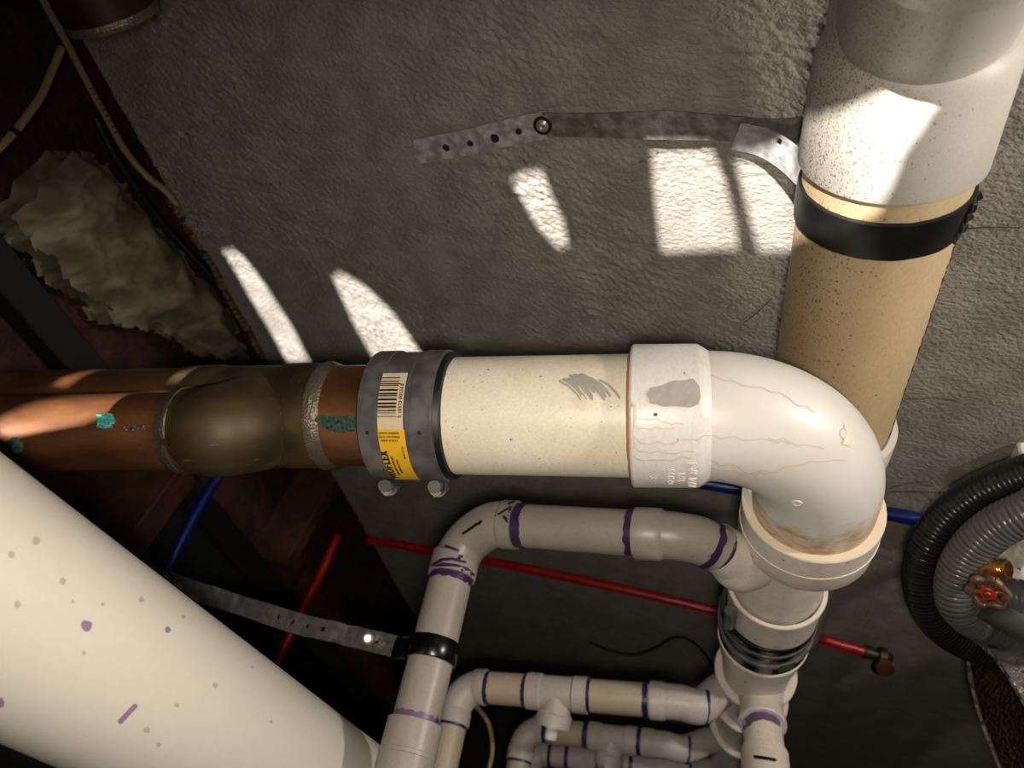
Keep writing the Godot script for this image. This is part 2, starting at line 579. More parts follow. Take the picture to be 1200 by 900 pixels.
	bumpy(M.painted_dark, 46, 0.03, 2.5, 12.0)
	M.rubber = mat(Color(0.035, 0.034, 0.035), 0.5)
	M.tape = mat(Color.WHITE, 0.42, 0, mottled(Color(0.035, 0.034, 0.034), Color(0.10, 0.095, 0.09), 43, 0.01))
	M.tape.uv1_triplanar = true; M.tape.uv1_world_triplanar = true; M.tape.uv1_scale = Vector3.ONE * 9.0
	M.gloss_black = mat(Color(0.02, 0.02, 0.022), 0.25)
	M.hose_black = mat(Color(0.13, 0.13, 0.128), 0.2)
	M.hose_grey = mat(Color(0.35, 0.35, 0.348), 0.22)
	M.cuff = mat(Color(0.28, 0.28, 0.275), 0.35)
	M.paper = mat(Color(0.80, 0.73, 0.61), 0.6)
	M.yellow = mat(Color(0.88, 0.68, 0.10), 0.55)
	M.green_label = mat(Color(0.18, 0.36, 0.08), 0.5)
	M.pex_red = mat(Color(0.62, 0.05, 0.03), 0.35)
	M.pex_blue = mat(Color(0.02, 0.11, 0.42), 0.35)
	M.brass = mat(Color(0.72, 0.52, 0.28), 0.3, 0.85)
	M.dark_brass = mat(Color(0.24, 0.19, 0.13), 0.45, 0.6)
	M.bronze_wheel = mat(Color(0.50, 0.38, 0.31), 0.3, 0.5)
	bumpy(M.bronze_wheel, 45, 0.08, 3.0, 40.0)
	M.red = mat(Color(0.78, 0.14, 0.06), 0.4)
	M.rag = mat(Color.WHITE, 0.9, 0, mottled(Color(0.72, 0.70, 0.66), Color(0.84, 0.82, 0.78), 47, 0.05))
	bumpy(M.rag, 48, 0.02, 2.0, 8.0)
	M.foil = mat(Color(0.80, 0.78, 0.75), 0.25, 0.75)
	bumpy(M.foil, 49, 0.02, 40.0, 12.0)
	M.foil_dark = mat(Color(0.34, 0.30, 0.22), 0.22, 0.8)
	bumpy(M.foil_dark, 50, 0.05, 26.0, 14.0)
	M.batt = mat(Color.WHITE, 1.0, 0, mottled(Color(0.32, 0.285, 0.20), Color(0.52, 0.49, 0.41), 51, 0.012))
	bumpy(M.batt, 52, 0.03, 2.0, 7.0)
	M.wood = mat(Color.WHITE, 0.8, 0, mottled(Color(0.14, 0.05, 0.03), Color(0.24, 0.095, 0.055), 53, 0.012))
	bumpy(M.wood, 54, 0.03, 3.0, 5.0)
	M.lumber = mat(Color.WHITE, 0.8, 0, mottled(Color(0.21, 0.105, 0.05), Color(0.30, 0.16, 0.08), 55, 0.015))
	bumpy(M.lumber, 56, 0.03, 3.0, 6.0)
	M.dark_wood = mat(Color(0.055, 0.045, 0.04), 0.85)
	M.board = mat(Color(0.10, 0.125, 0.12), 0.7)
	M.cable = mat(Color(0.50, 0.42, 0.31), 0.5)
	M.black_cable = mat(Color(0.02, 0.02, 0.02), 0.5)
	M.foam = mat(Color.WHITE, 0.9, 0, mottled(Color(0.14, 0.10, 0.06), Color(0.50, 0.40, 0.25), 57, 0.03))
	bumpy(M.foam, 58, 0.05, 8.0, 14.0)
	M.redpipe = mat(Color(0.13, 0.05, 0.03), 0.45, 0.2)
	M.dirt = mat(Color.WHITE, 0.95, 0, mottled(Color(0.10, 0.08, 0.06), Color(0.16, 0.13, 0.10), 59, 0.03))
	bumpy(M.dirt, 60, 0.03, 10.0, 3.0)
	M.shell = mat(Color(0.16, 0.14, 0.12), 0.9)
	M.crack = mat(Color(0.13, 0.11, 0.09), 0.9)
	M.wall = mat(Color.WHITE, 0.62, 0, mottled(Color(0.50, 0.48, 0.445), Color(0.565, 0.545, 0.51), 61, 0.01))
	bumpy(M.wall, 62, 0.045, 5.0, 7.0)
	M.wall.normal_texture.width = 512; M.wall.normal_texture.height = 512
	M.wall.uv1_scale = Vector3(6, 9, 6)
	M.bulb = mat(Color(1, 0.95, 0.85), 0.5)
	M.bulb.emission_enabled = true
	M.bulb.emission = Color(1, 0.93, 0.82)
	M.bulb.emission_energy_multiplier = 3.0

#LIGHTS
func lamp(called: String, label: String, p: Vector3, energy: float, col: Color, size: float, aim := Vector3.ZERO):
	var t := thing(called, label, "lamp", p)
	var g := Geo.new()
	var prof := []
	for i in 9: prof.append(Vector2(-cos(PI * i / 8) * 0.022, maxf(sin(PI * i / 8) * 0.022, 0.0001)))
	lathe(g, p, Vector3.UP, prof, 20)
	obj("bulb", g, M.bulb, t)
	g = Geo.new()
	lathe(g, p + Vector3(0, 0.02, 0), Vector3.UP, [Vector2(0, 0.0001), Vector2(0, 0.014), Vector2(0.03, 0.014), Vector2(0.035, 0.02), Vector2(0.06, 0.02), Vector2(0.06, 0.0001)], 20)
	obj("socket", g, M.rubber, t)
	var l: Light3D
	if aim == Vector3.ZERO:
		var om := OmniLight3D.new()
		om.omni_range = 12.0
		om.omni_attenuation = 2.0
		l = om
	else:
		var sp := SpotLight3D.new()
		sp.spot_range = 12.0
		sp.spot_attenuation = 2.0
		sp.spot_angle = 66.0
		sp.spot_angle_attenuation = 1.0
		l = sp
	l.name = "glow"
	l.light_energy = energy
	l.light_color = col
	l.light_size = size
	l.shadow_enabled = true
	t.add_child(l)
	if aim != Vector3.ZERO: l.look_at(aim, Vector3.UP)

func lighting():
	var cam := Camera3D.new()
	cam.name = "camera"
	add_child(cam)
	cam.position = EYE
	cam.basis = Basis(Vector3(RX.x, RY.x, RZ.x), -Vector3(RX.y, RY.y, RZ.y), -Vector3(RX.z, RY.z, RZ.z)).orthonormalized()
	cam.fov = rad_to_deg(2.0 * atan(450.0 / FPX))
	cam.near = 0.02
	var ca := CameraAttributesPhysical.new()
	ca.frustum_focal_length = 12.0 / (450.0 / FPX)
	ca.frustum_focus_distance = 0.53
	ca.frustum_near = 0.02
	ca.frustum_far = 50.0
	ca.exposure_aperture = 6.0
	cam.attributes = ca
	cam.current = true
	var we := WorldEnvironment.new()
	we.name = "environment"
	var e := Environment.new()
	e.background_mode = Environment.BG_COLOR
	e.background_color = Color(0.01, 0.01, 0.01)
	e.tonemap_mode = Environment.TONE_MAPPER_LINEAR
	e.tonemap_exposure = 1.0
	e.sdfgi_enabled = true
	e.ssao_enabled = true
	e.ssil_enabled = true
	we.environment = e
	add_child(we)
	lamp("unseen_camera_lamp", "unseen lamp bulb beside the viewer, placed to light the near pipes", FLASH, 0.275, Color(1, 0.955, 0.89), 0.02, at(640, 770, 1.0))  # unseen source beside the lens, placed to light the pipes
	lamp("unseen_right_lamp", "small bare bulb out of view at the right, placed to light the right of the foundation wall", RIGHT_LAMP, 0.38, Color(1, 0.965, 0.92), 0.02)  # unseen source at the right, placed to light the right of the wall
	var sun := DirectionalLight3D.new()  # unseen source, placed to throw the hard light patches on wall and pipes
	sun.name = "sun"
	add_child(sun)
	sun.look_at_from_position(Vector3.ZERO, SUN, Vector3.UP)
	sun.light_energy = 6.0
	sun.light_color = Color(1, 0.98, 0.96)
	sun.light_angular_distance = 0.6
	sun.shadow_enabled = true

const FLASH := Vector3(0.02, 1.515, 0.60)
const RIGHT_LAMP := Vector3(0.64, 1.42, 0.18)
const SUN := Vector3(0.17, -1.2, -0.95)
const CEIL := 1.9

# holes in unseen boards overhead, shaped to cast the light patches: their outlines, on a wall (z) or other distance
func gaps() -> Array:
	var out := []
	for s in [
		[0.0, 264, 296, 280, 293, 312, 335, 345, 385, 366, 430, 340, 430],
		[0.0, 389, 326, 400, 319, 430, 338, 465, 372, 498, 420, 500, 440, 448, 440, 418, 385],
		[0.0, 599, 217, 614, 206, 637, 201, 648, 232, 661, 262, 667, 297, 655, 302, 632, 276],
		[0.0, 764, 177, 835, 176, 850, 215, 862, 262, 867, 304, 775, 306, 768, 240],
		[0.0, 857, 188, 880, 190, 940, 196, 940, 306, 888, 306],
		[0.53, 26, 512, 34, 492, 60, 474, 95, 462, 150, 458, 186, 466, 184, 490, 140, 506, 80, 516, 45, 524],
		[0.585, 55, 458, 64, 440, 84, 425, 112, 425, 92, 440, 82, 462],
		[0.56, 186, 456, 196, 436, 222, 420, 300, 420, 280, 440, 264, 456],
	]:
		var poly := PackedVector2Array()
		for i in range(1, s.size(), 2):
			var p := onz(s[i], s[i + 1], 0.0) if s[0] == 0.0 else at(s[i], s[i + 1], s[0])
			var q := p + SUN * ((CEIL - p.y) / SUN.y)
			poly.append(Vector2(q.x, q.z))
		out.append(poly)
	var hub := PackedVector2Array()
	for s in [[936, 152, 0.07], [955, 147, 0.105], [985, 133, 0.125], [1020, 118, 0.134], [1046, 108, 0.137], [1056, 98, 0.137], [1080, 94, 0.137], [1120, 92, 0.134], [1142, 102, 0.13], [1172, 114, 0.115], [1172, 122, 0.115], [1130, 130, 0.13], [1088, 150, 0.137], [1072, 176, 0.139], [1052, 204, 0.138], [1040, 240, 0.137], [1024, 268, 0.136], [1006, 276, 0.134], [992, 294, 0.130], [968, 300, 0.12], [945, 302, 0.10], [925, 308, 0.08]]:
		var p := onz(s[0], s[1], s[2])
		var q := p + SUN * ((CEIL - p.y) / SUN.y)
		hub.append(Vector2(q.x, q.z))
	out.append(hub)
	return out

#ROOM
func room():
	# the parged foundation wall: trowelled ridges are real relief
	var g := Geo.new()
	var xs := []
	var x := -0.69
	while x < 0.42:
		xs.append(x); x += 0.0025
	while x < 1.3:
		xs.append(x); x += 0.05
	xs.append(1.3)
	var ys := []
	var y := 1.9
	while y > 1.36:
		ys.append(y); y -= 0.04
	while y > 0.60:
		ys.append(y); y -= 0.0025
	while y > -0.38:
		ys.append(y); y -= 0.012
	ys.append(-0.4)
	var ridge := noise(71, 1.0, 3)
	var dab := noise(72, 1.0, 3)
	var slow := noise(73, 4.0, 2)
	var mask := noise(74, 6.0, 2)
	var w := xs.size()
	for j in ys.size():
		for i in w:
			var p := Vector2(xs[i], ys[j])
			var an := 0.75 + 1.1 * slow.get_noise_2dv(p * 0.5)
			var q := p.rotated(an)
			var r1 := 1.0 - absf(ridge.get_noise_2d(q.x * 26.0, q.y * 95.0)) * 2.0
			var r2 := dab.get_noise_2d(q.x * 70.0 + 9.0, q.y * 130.0)
			var mk := clampf(0.55 + 1.2 * mask.get_noise_2dv(p * 0.7), 0.12, 1.0)
			mk *= (1.0 - 0.78 * smoothstep(0.05, 0.13, p.x)) * lerpf(0.35, 1.0, smoothstep(0.6, 0.95, p.y))
			var r3 := ridge.get_noise_2d(q.x * 85.0 + 70.0, q.y * 210.0)
			var z := 0.0020 * r1 * mk + 0.0022 * r2 * (0.05 + 0.85 * mk) + 0.0018 * r3 * mk + 0.0028 * slow.get_noise_2d(p.x + 40.0, p.y)
			# a trowelled flat beside the metal strip
			z *= 1.0 - 0.5 * smoothstep(0.05, 0.02, absf(p.y - 1.215)) * smoothstep(-0.35, -0.27, p.x)
			if i == 0: z -= 0.004
			g.vert(Vector3(p.x, p.y, z), Vector3(0, 0, 1), p * 4.0)
	for j in ys.size() - 1:
		for i in w - 1:
			var a := j * w + i
			g.quad(a, a + 1, a + w + 1, a + w)
	var nn := PackedVector3Array()
	nn.resize(g.v.size())
	for i in range(0, g.ix.size(), 3):
		var c := (g.v[g.ix[i + 2]] - g.v[g.ix[i]]).cross(g.v[g.ix[i + 1]] - g.v[g.ix[i]])
		for k in 3: nn[g.ix[i + k]] += c
	for i in nn.size(): g.n[i] = nn[i].normalized()
	# the wall's ends and back
	g.face(Vector3(-0.69, -0.4, -0.004), Vector3(-0.69, 1.9, -0.004), Vector3(-0.69, 1.9, -0.2), Vector3(-0.69, -0.4, -0.2), Vector3.LEFT)
	g.face(Vector3(-0.69, -0.4, -0.2), Vector3(1.3, -0.4, -0.2), Vector3(1.3, 1.9, -0.2), Vector3(-0.69, 1.9, -0.2), Vector3.FORWARD)
	var wb := struct("wall_back", g, M.wall, "grey parged foundation wall behind all the pipes")
	wall_geo = g
	for c in [[[510, 358], [545, 356], [565, 358]], [[1042, 572], [1066, 566], [1080, 565], [1095, 570]], [[1044, 576], [1070, 576], [1110, 577]], [[905, 350], [885, 368], [872, 378]], [[1064, 467], [1078, 468], [1090, 466], [1108, 468], [1122, 470]], [[1130, 268], [1160, 266], [1195, 267]], [[212, 250], [228, 252], [243, 251]], [[735, 196], [750, 190], [772, 178]]]:
		var st := Geo.new()
		var ln := []
		for q in c: ln.append(Vector3(onz(q[0], q[1], 0.0015)))
		tube(st, spline(ln, 4), 0.0004, 5)
		struct("crack", st, M.crack, "", wb)

	# side: plywood sheathing, studs and blocking
	g = Geo.new()
	box(g, Vector3(-0.84, -0.4, -0.25), Vector3(-0.80, 1.9, 1.6))
	var wl := struct("wall_left", g, M.wood, "dark red brown board wall meeting the foundation wall")
	for s in [[-0.80, -0.762, -0.4, 1.9, 0.155, 0.195], [-0.80, -0.762, -0.4, 1.9, 0.52, 0.56], [-0.80, -0.762, -0.4, 1.9, 0.92, 0.96]]:
		g = Geo.new()
		box(g, Vector3(s[0], s[2], s[4]), Vector3(s[1], s[3], s[5]), 0.002)
		struct("stud", g, M.dark_wood, "", wl)
	g = Geo.new()
	box(g, Vector3(-0.80, 0.80, 0.196), Vector3(-0.69, 0.838, 0.519), 0.002)
	struct("blocking", g, M.lumber, "", wl)
	g = Geo.new()
	box(g, Vector3(-0.80, 0.465, -0.05), Vector3(-0.72, 0.495, 0.154), 0.002)
	struct("blocking", g, M.lumber, "", wl)
	g = Geo.new()
	box(g, Vector3(-0.80, 0.50, 0.197), Vector3(-0.775, 0.74, 0.50), 0.002)
	struct("panel", g, M.board, "", wl)
	g = Geo.new()
	box(g, Vector3(-0.84, -0.4, -0.3), Vector3(-0.69, 1.9, -0.25))
	struct("wall_corner", g, M.dark_wood, "dark back of the gap between board wall and foundation wall")
	g = Geo.new()
	box(g, Vector3(1.3, -0.4, -0.2), Vector3(1.4, 1.9, 1.6))
	struct("wall_right", g, M.shell, "dark far side wall of the crawl space")
	g = Geo.new()
	box(g, Vector3(-0.84, -0.4, 1.6), Vector3(1.4, 1.9, 1.7))
	struct("wall_front", g, M.shell, "dark wall behind the viewer")
	g = Geo.new()
	box(g, Vector3(-0.84, -0.5, -0.3), Vector3(1.4, -0.4, 1.7))
	struct("floor", g, M.dirt, "dark dirt floor at the foot of the foundation wall")
	var cs := CSGCombiner3D.new()
	cs.name = "unseen_ceiling"  # unseen board sheet, its holes cut to shape the light patches
	cs.set_meta("kind", "structure")
	cs.set_meta("label", "unseen dark boards overhead with holes shaped to cast the light patches")
	add_child(cs)
	var cb := CSGBox3D.new()
	cb.name = "boards"
	cb.size = Vector3(2.24, 0.012, 2.0)
	cb.position = Vector3(0.28, CEIL + 0.006, 0.7)
	cb.material = M.dark_wood
	cs.add_child(cb)
	for p in gaps():
		var cp := CSGPolygon3D.new()
		cp.polygon = p
		cp.depth = 0.1
		cp.rotation.x = PI / 2
		cp.position = Vector3(0, CEIL - 0.05, 0)
		cp.operation = CSGShape3D.OPERATION_SUBTRACTION
		cp.material = M.dark_wood
		cp.name = "gap"
		cs.add_child(cp, true)

var wall_geo: Geo
const UPP := Vector3(0, 1, 0)
const DOWN := Vector3(0, -1, 0)
const OUTD := Vector3(0.0, 0.0, 1.0)
const MDIR := Vector3(0.9832, 0, -0.1824)        # the main drain's way, towards the stack

func mp(s: float) -> Vector3:
	return Vector3(-0.1547, 1.1027, 0.2437) + MDIR * s

#PIPES
func v2(a: Array) -> PackedVector2Array:
	var p := PackedVector2Array()
	for i in range(0, a.size(), 2): p.append(Vector2(a[i], a[i + 1]))
	return p

func tall_sewer_pipe():
	var ax := Vector3(0.0586, 0, 0.084)
	var toward := (EYE - ax) * Vector3(1, 0, 1)
	var t := thing("sewer_pipe", "tan upright sewer pipe fastened to the grey wall, black tape round its top", "pipe", Vector3(ax.x, 0.93, ax.z))
	var g := Geo.new()
	lathe(g, Vector3(ax.x, 0.93, ax.z), UPP, [Vector2(0, 0.048), Vector2(0, 0.0525), Vector2(0.32, 0.0525), Vector2(0.32, 0.048)], 96, toward, 0.40)
	obj("pipe", g, M.beige, t)
	var pg := g
	# mould along the edge
	g = Geo.new()
	var rng := RandomNumberGenerator.new()
	rng.seed = 5
	for i in 46:
		var y := 0.945 + i * 0.0052
		wrap_round(g, Vector3(ax.x, y, ax.z), UPP, toward, 0.05275, 1.30 + rng.randf_range(-0.03, 0.03), 1.37 + rng.randf_range(-0.02, 0.08), 0, rng.randf_range(0.002, 0.0052), 3)
	obj("mould_line", g, M.crack, t)
	g = film(pg, v2([958, 288, 975, 282, 1000, 277, 1016, 280, 1004, 284, 990, 298, 978, 296]), 0.0003, 5)
	obj("painted_shadow", g, mat(Color(0.36, 0.27, 0.17), 0.7), t)  # shadow across the pipe, painted as a brown patch

	t = thing("black_tape", "black tape band wrapped round the tan sewer pipe below the white fitting", "tape", Vector3(ax.x, 1.17, ax.z))
	g = Geo.new()
	var wz := noise(8, 0.6)
	lathe(g, Vector3(ax.x, 1.183, ax.z), UPP, [Vector2(0, 0.0526), Vector2(0, 0.0548), Vector2(0.003, 0.0552), Vector2(0.02, 0.0551), Vector2(0.0265, 0.0549), Vector2(0.0275, 0.0526)], 96, toward, 0.1, wz, 0.0008)
	obj("band", g, M.tape, t)
	# torn ends at the far side
	g = Geo.new()
	for k in 4:
		var a0 := 1.28 + k * 0.05
		var f := frame(UPP, toward)
		var q: Vector3 = f[0] * cos(a0) + f[1] * sin(a0)
		var e: Vector3 = f[1] * cos(a0) - f[0] * sin(a0)
		var b := Vector3(ax.x, 1.187 + 0.006 * k, ax.z) + q * 0.0545
		tube(g, [b - e * 0.012, b + e * 0.002, b + e * 0.004 + q * (0.001 + 0.0006 * k) + UPP * 0.002 * (k % 2)], 0.0042, 8, UPP, 0.1, true, 0.25)
	obj("torn_end", g, M.tape, t)

	# white wye on top
	var ref := toward
	t = thing("wye_fitting", "white dust-speckled wye fitting capping the tan sewer pipe", "fitting", Vector3(ax.x, 1.226, ax.z))
	g = Geo.new()
	lathe(g, Vector3(ax.x, 1.2262, ax.z), UPP, [Vector2(0.001, 0.0527), Vector2(0, 0.0532), Vector2(0, 0.0565), Vector2(0.001, 0.0572), Vector2(0.062, 0.0562), Vector2(0.070, 0.0555), Vector2(0.0765, 0.0535), Vector2(0.079, 0.0515), Vector2(0.10, 0.0512), Vector2(0.36, 0.0512)], 96, ref, 0.36)
	obj("hub", g, M.hub, t)
	g = Geo.new()
	var bd := (toward.normalized() * 0.62 + UPP * 0.78).normalized()
	bd = bd.rotated(UPP, 0.12)
	var b0 := Vector3(ax.x, 1.307, ax.z)
	lathe(g, b0, bd, [Vector2(0.0, 0.047), Vector2(0.10, 0.047), Vector2(0.102, 0.0475), Vector2(0.106, 0.054), Vector2(0.16, 0.0545), Vector2(0.16, 0.048), Vector2(0.12, 0.048), Vector2(0.12, 0.001)], 80, ref, 0.3)
	obj("branch", g, M.hub, t)
	# lower socket of the tan pipe
	t = thing("pipe_socket", "white socket with purple primer at foot of tan sewer pipe", "fitting", Vector3(ax.x, 0.86, ax.z))
	g = Geo.new()
	lathe(g, Vector3(ax.x, 0.957, ax.z), DOWN, [Vector2(0.02, 0.0526), Vector2(0, 0.0528), Vector2(-0.0005, 0.053), Vector2(0, 0.0585), Vector2(0.002, 0.059), Vector2(0.055, 0.058), Vector2(0.07, 0.0525), Vector2(0.4, 0.0525)], 80, ref)
	obj("socket", g, M.pvc_grey, t)
	g = Geo.new()
	stain(g, Vector3(ax.x, 0.957, ax.z), UPP, 0.0526, -0.001, 0.008, 0.006, 3)
	obj("primer_stain", g, M.purple_pale, t)

func main_drain():
	var toward := EYE - mp(0.05)
	var t := thing("drain_pipe", "cream plastic drain pipe running level between steel coupling and white elbow", "pipe", mp(-0.09))
	var g := Geo.new()
	lathe(g, mp(-0.105), MDIR, [Vector2(0, 0.040), Vector2(0, 0.0445), Vector2(0.176, 0.0445)], 96, toward, 0.18)
	obj("pipe", g, M.cream, t)
	var pg := g
	g = Geo.new()
	var rng := RandomNumberGenerator.new()
	rng.seed = 31
	for i in 26:
		var x0 := rng.randf_range(652, 704)
		var y0 := 446.0 - 6.0 * sin((x0 - 652) / 52.0 * PI) + rng.randf_range(-1, 5)
		var ln := rng.randf_range(10, 30)
		g.add(stroke(pg, [Vector2(x0, y0), Vector2(x0 + ln * 0.45, y0 + ln * 0.25), Vector2(x0 + ln * 0.8, y0 + ln * 0.6), Vector2(x0 + ln, minf(y0 + ln * 0.9, 468))], rng.randf_range(1.2, 4.2), 0.0004 + 0.00002 * i))
	obj("putty_smear", g, M.putty, t, "grey putty scraped on in streaks")
	g = film(pg, v2([668, 466, 684, 467, 688, 474, 684, 482, 676, 479]), 0.0003, 6)
	obj("rust_stain", g, mat(Color(0.86, 0.79, 0.68), 0.5), t)
	# elbow
	t = thing("drain_elbow", "glossy white sweep elbow turning the cream drain down into the stack", "elbow", mp(0.0675))
	var a := mp(0.0695)
	g = Geo.new()
	lathe(g, a, MDIR, [Vector2(0.004, 0.0446), Vector2(0, 0.0446), Vector2(0, 0.0502), Vector2(0.0015, 0.0514), Vector2(0.0445, 0.0508), Vector2(0.046, 0.0503), Vector2(0.0525, 0.0462)], 96, toward, 0.2)
	obj("socket", g, M.pvc, t)
	var sg := g
	g = Geo.new()
	var r := 0.0865
	var pts := [mp(0.112)]
	pts.append_array(bend_pts(mp(0.1183), MDIR, DOWN, r, 28))
	var e: Vector3 = pts[pts.size() - 1]
	pts.append(e + DOWN * 0.03)
	tube(g, pts, 0.0458, 96, toward, 0.1755, false)
	obj("bend", g, M.bend, t)
	var bg := g
	obj("putty_patch", film(sg, v2([758, 462, 762, 455, 776, 452, 788, 447, 802, 446, 812, 444, 819, 452, 821, 466, 818, 474, 808, 478, 790, 476, 776, 477, 770, 474, 762, 473]), 0.0005, 5.0, 9, 0.0003), M.putty, t, "grey putty patch")
	obj("dark_speck", film(sg, v2([766, 484, 770, 484, 771, 487, 768, 488, 766, 487]), 0.0004, 6), M.ink, t)
	g = Geo.new()
	for s in [[[742, 488], [756, 490], [775, 494], [800, 497]], [[742, 514], [760, 520], [785, 519], [812, 514], [830, 511], [860, 513], [905, 516], [925, 521]], [[742, 537], [765, 539], [810, 537]], [[830, 540], [860, 546], [885, 557], [910, 551], [950, 541], [990, 540]], [[830, 548], [870, 555], [900, 552]], [[900, 512], [935, 520], [965, 526]], [[826, 440], [870, 450], [915, 462], [955, 484]], [[742, 526], [770, 531], [812, 529]], [[742, 500], [770, 503], [790, 501]]]:
		var ln := []
		for i in s.size() - 1:
			for k in 4:
				var q := Vector2(s[i][0], s[i][1]).lerp(Vector2(s[i + 1][0], s[i + 1][1]), k / 4.0)
				ln.append(q + Vector2(0, 1.8 * sin(q.x * 0.21) + 1.1 * sin(q.x * 0.47 + 1.0)))
		ln.append(Vector2(s[s.size() - 1][0], s[s.size() - 1][1]))
		g.add(stroke(sg if s[0][0] < 800 else bg, ln, 1.7, 0.0003))
		if s[0][0] < 800 and s[s.size() - 1][0] > 822: g.add(stroke(bg, ln, 1.7, 0.0003))
	obj("drip_line", g, M.drip, t, "dried drip lines")
	# glue bead and rust at the joint
	g = Geo.new()
	lathe(g, a, MDIR, [Vector2(-0.0022, 0.0446), Vector2(-0.0014, 0.0456), Vector2(0.0, 0.0458)], 80, toward, 0.1, noise(4, 1.0), 0.0012)
	obj("glue_bead", g, M.rust, t)
	obj("rust_stain", film(sg, v2([740, 470, 746, 474, 746, 492, 742, 505, 744, 520, 740, 540, 738, 548, 738, 480]), 0.0003, 6), M.drip, t)
	# moulded lettering and knobs
	g = Geo.new()
	for k in 4: lettering(g, ["PVC DWV", "NSF", "SCH 40", "3"][k], [0.0075, 0.007, 0.006, 0.007][k], a, MDIR, toward, 0.0508, 0.96, [0.0405, 0.0335, 0.0265, 0.015][k], -PI / 2, 0.0007)
	obj("moulded_lettering", g, M.pvc, t)
	g = Geo.new()
	for q in [[988, 508, 0.0035], [934, 589, 0.0034]]:
		var h := hit(bg, q[0], q[1])
		g = Geo.new()
		if h.size(): lathe(g, h[0] - h[1] * 0.001, h[1], [Vector2(0, q[2]), Vector2(0.0016, q[2]), Vector2(0.002, q[2] * 0.8), Vector2(0.0016, q[2] * 0.7), Vector2(0.0014, 0.0001)], 20)
		obj("moulding_mark", g, M.pvc, t)
	g = Geo.new()
	g.add(film(bg, v2([988, 494, 993, 503, 996, 515, 1003, 521, 996, 524, 986, 520, 990, 510]), 0.0006, 5, 3, 0.0004))
	obj("drip_blob", g, M.rim, t)

	# the stack hub and wye body below
	var hx := Vector3(0.0467, 0, 0.205)
	t = thing("stack_wye", "thick grey-white wye hub that receives the elbow, with side inlet", "fitting", Vector3(hx.x, 0.85, hx.z))
	g = Geo.new()
	var hr := Vector3(hx.x, 0.996, hx.z)
	lathe(g, hr, DOWN, [Vector2(0.03, 0.0459), Vector2(0.001, 0.0462), Vector2(0, 0.0466), Vector2(0, 0.0522), Vector2(0.001, 0.0532), Vector2(0.024, 0.0530), Vector2(0.0245, 0.0536), Vector2(0.0257, 0.0536), Vector2(0.0265, 0.0526), Vector2(0.046, 0.0522), Vector2(0.0485, 0.0512), Vector2(0.052, 0.047), Vector2(0.058, 0.042), Vector2(0.065, 0.036)], 96, EYE - hr, 0.2)
	obj("hub", g, M.pvc_grey, t)
	g = Geo.new()
	lathe(g, hr, DOWN, [Vector2(-0.0004, 0.0462), Vector2(-0.0004, 0.0526)], 96, EYE - hr, 0.05)
	obj("rim", g, M.rim, t, "stained cream rim")
	g = Geo.new()
	lathe(g, Vector3(0.034, 1.0, 0.197), DOWN, [Vector2(0, 0.0001), Vector2(0, 0.037), Vector2(0.004, 0.041), Vector2(0.2, 0.0405)], 80, EYE - hr, 0.2)
	obj("body", g, M.pvc_grey, t)
	# side inlet that the upper branch drain enters
	g = Geo.new()
	var inl := at(872, 664, 0.615)
	tube(g, spline([at(839, 640, 0.592), at(856, 651, 0.602), inl, Vector3(0.034, inl.y - 0.012, 0.192)], 8), func(s): return 0.0205 + s * 0.02, 48, UPP, 0.2, false)
	obj("inlet", g, M.pvc_grey, t)

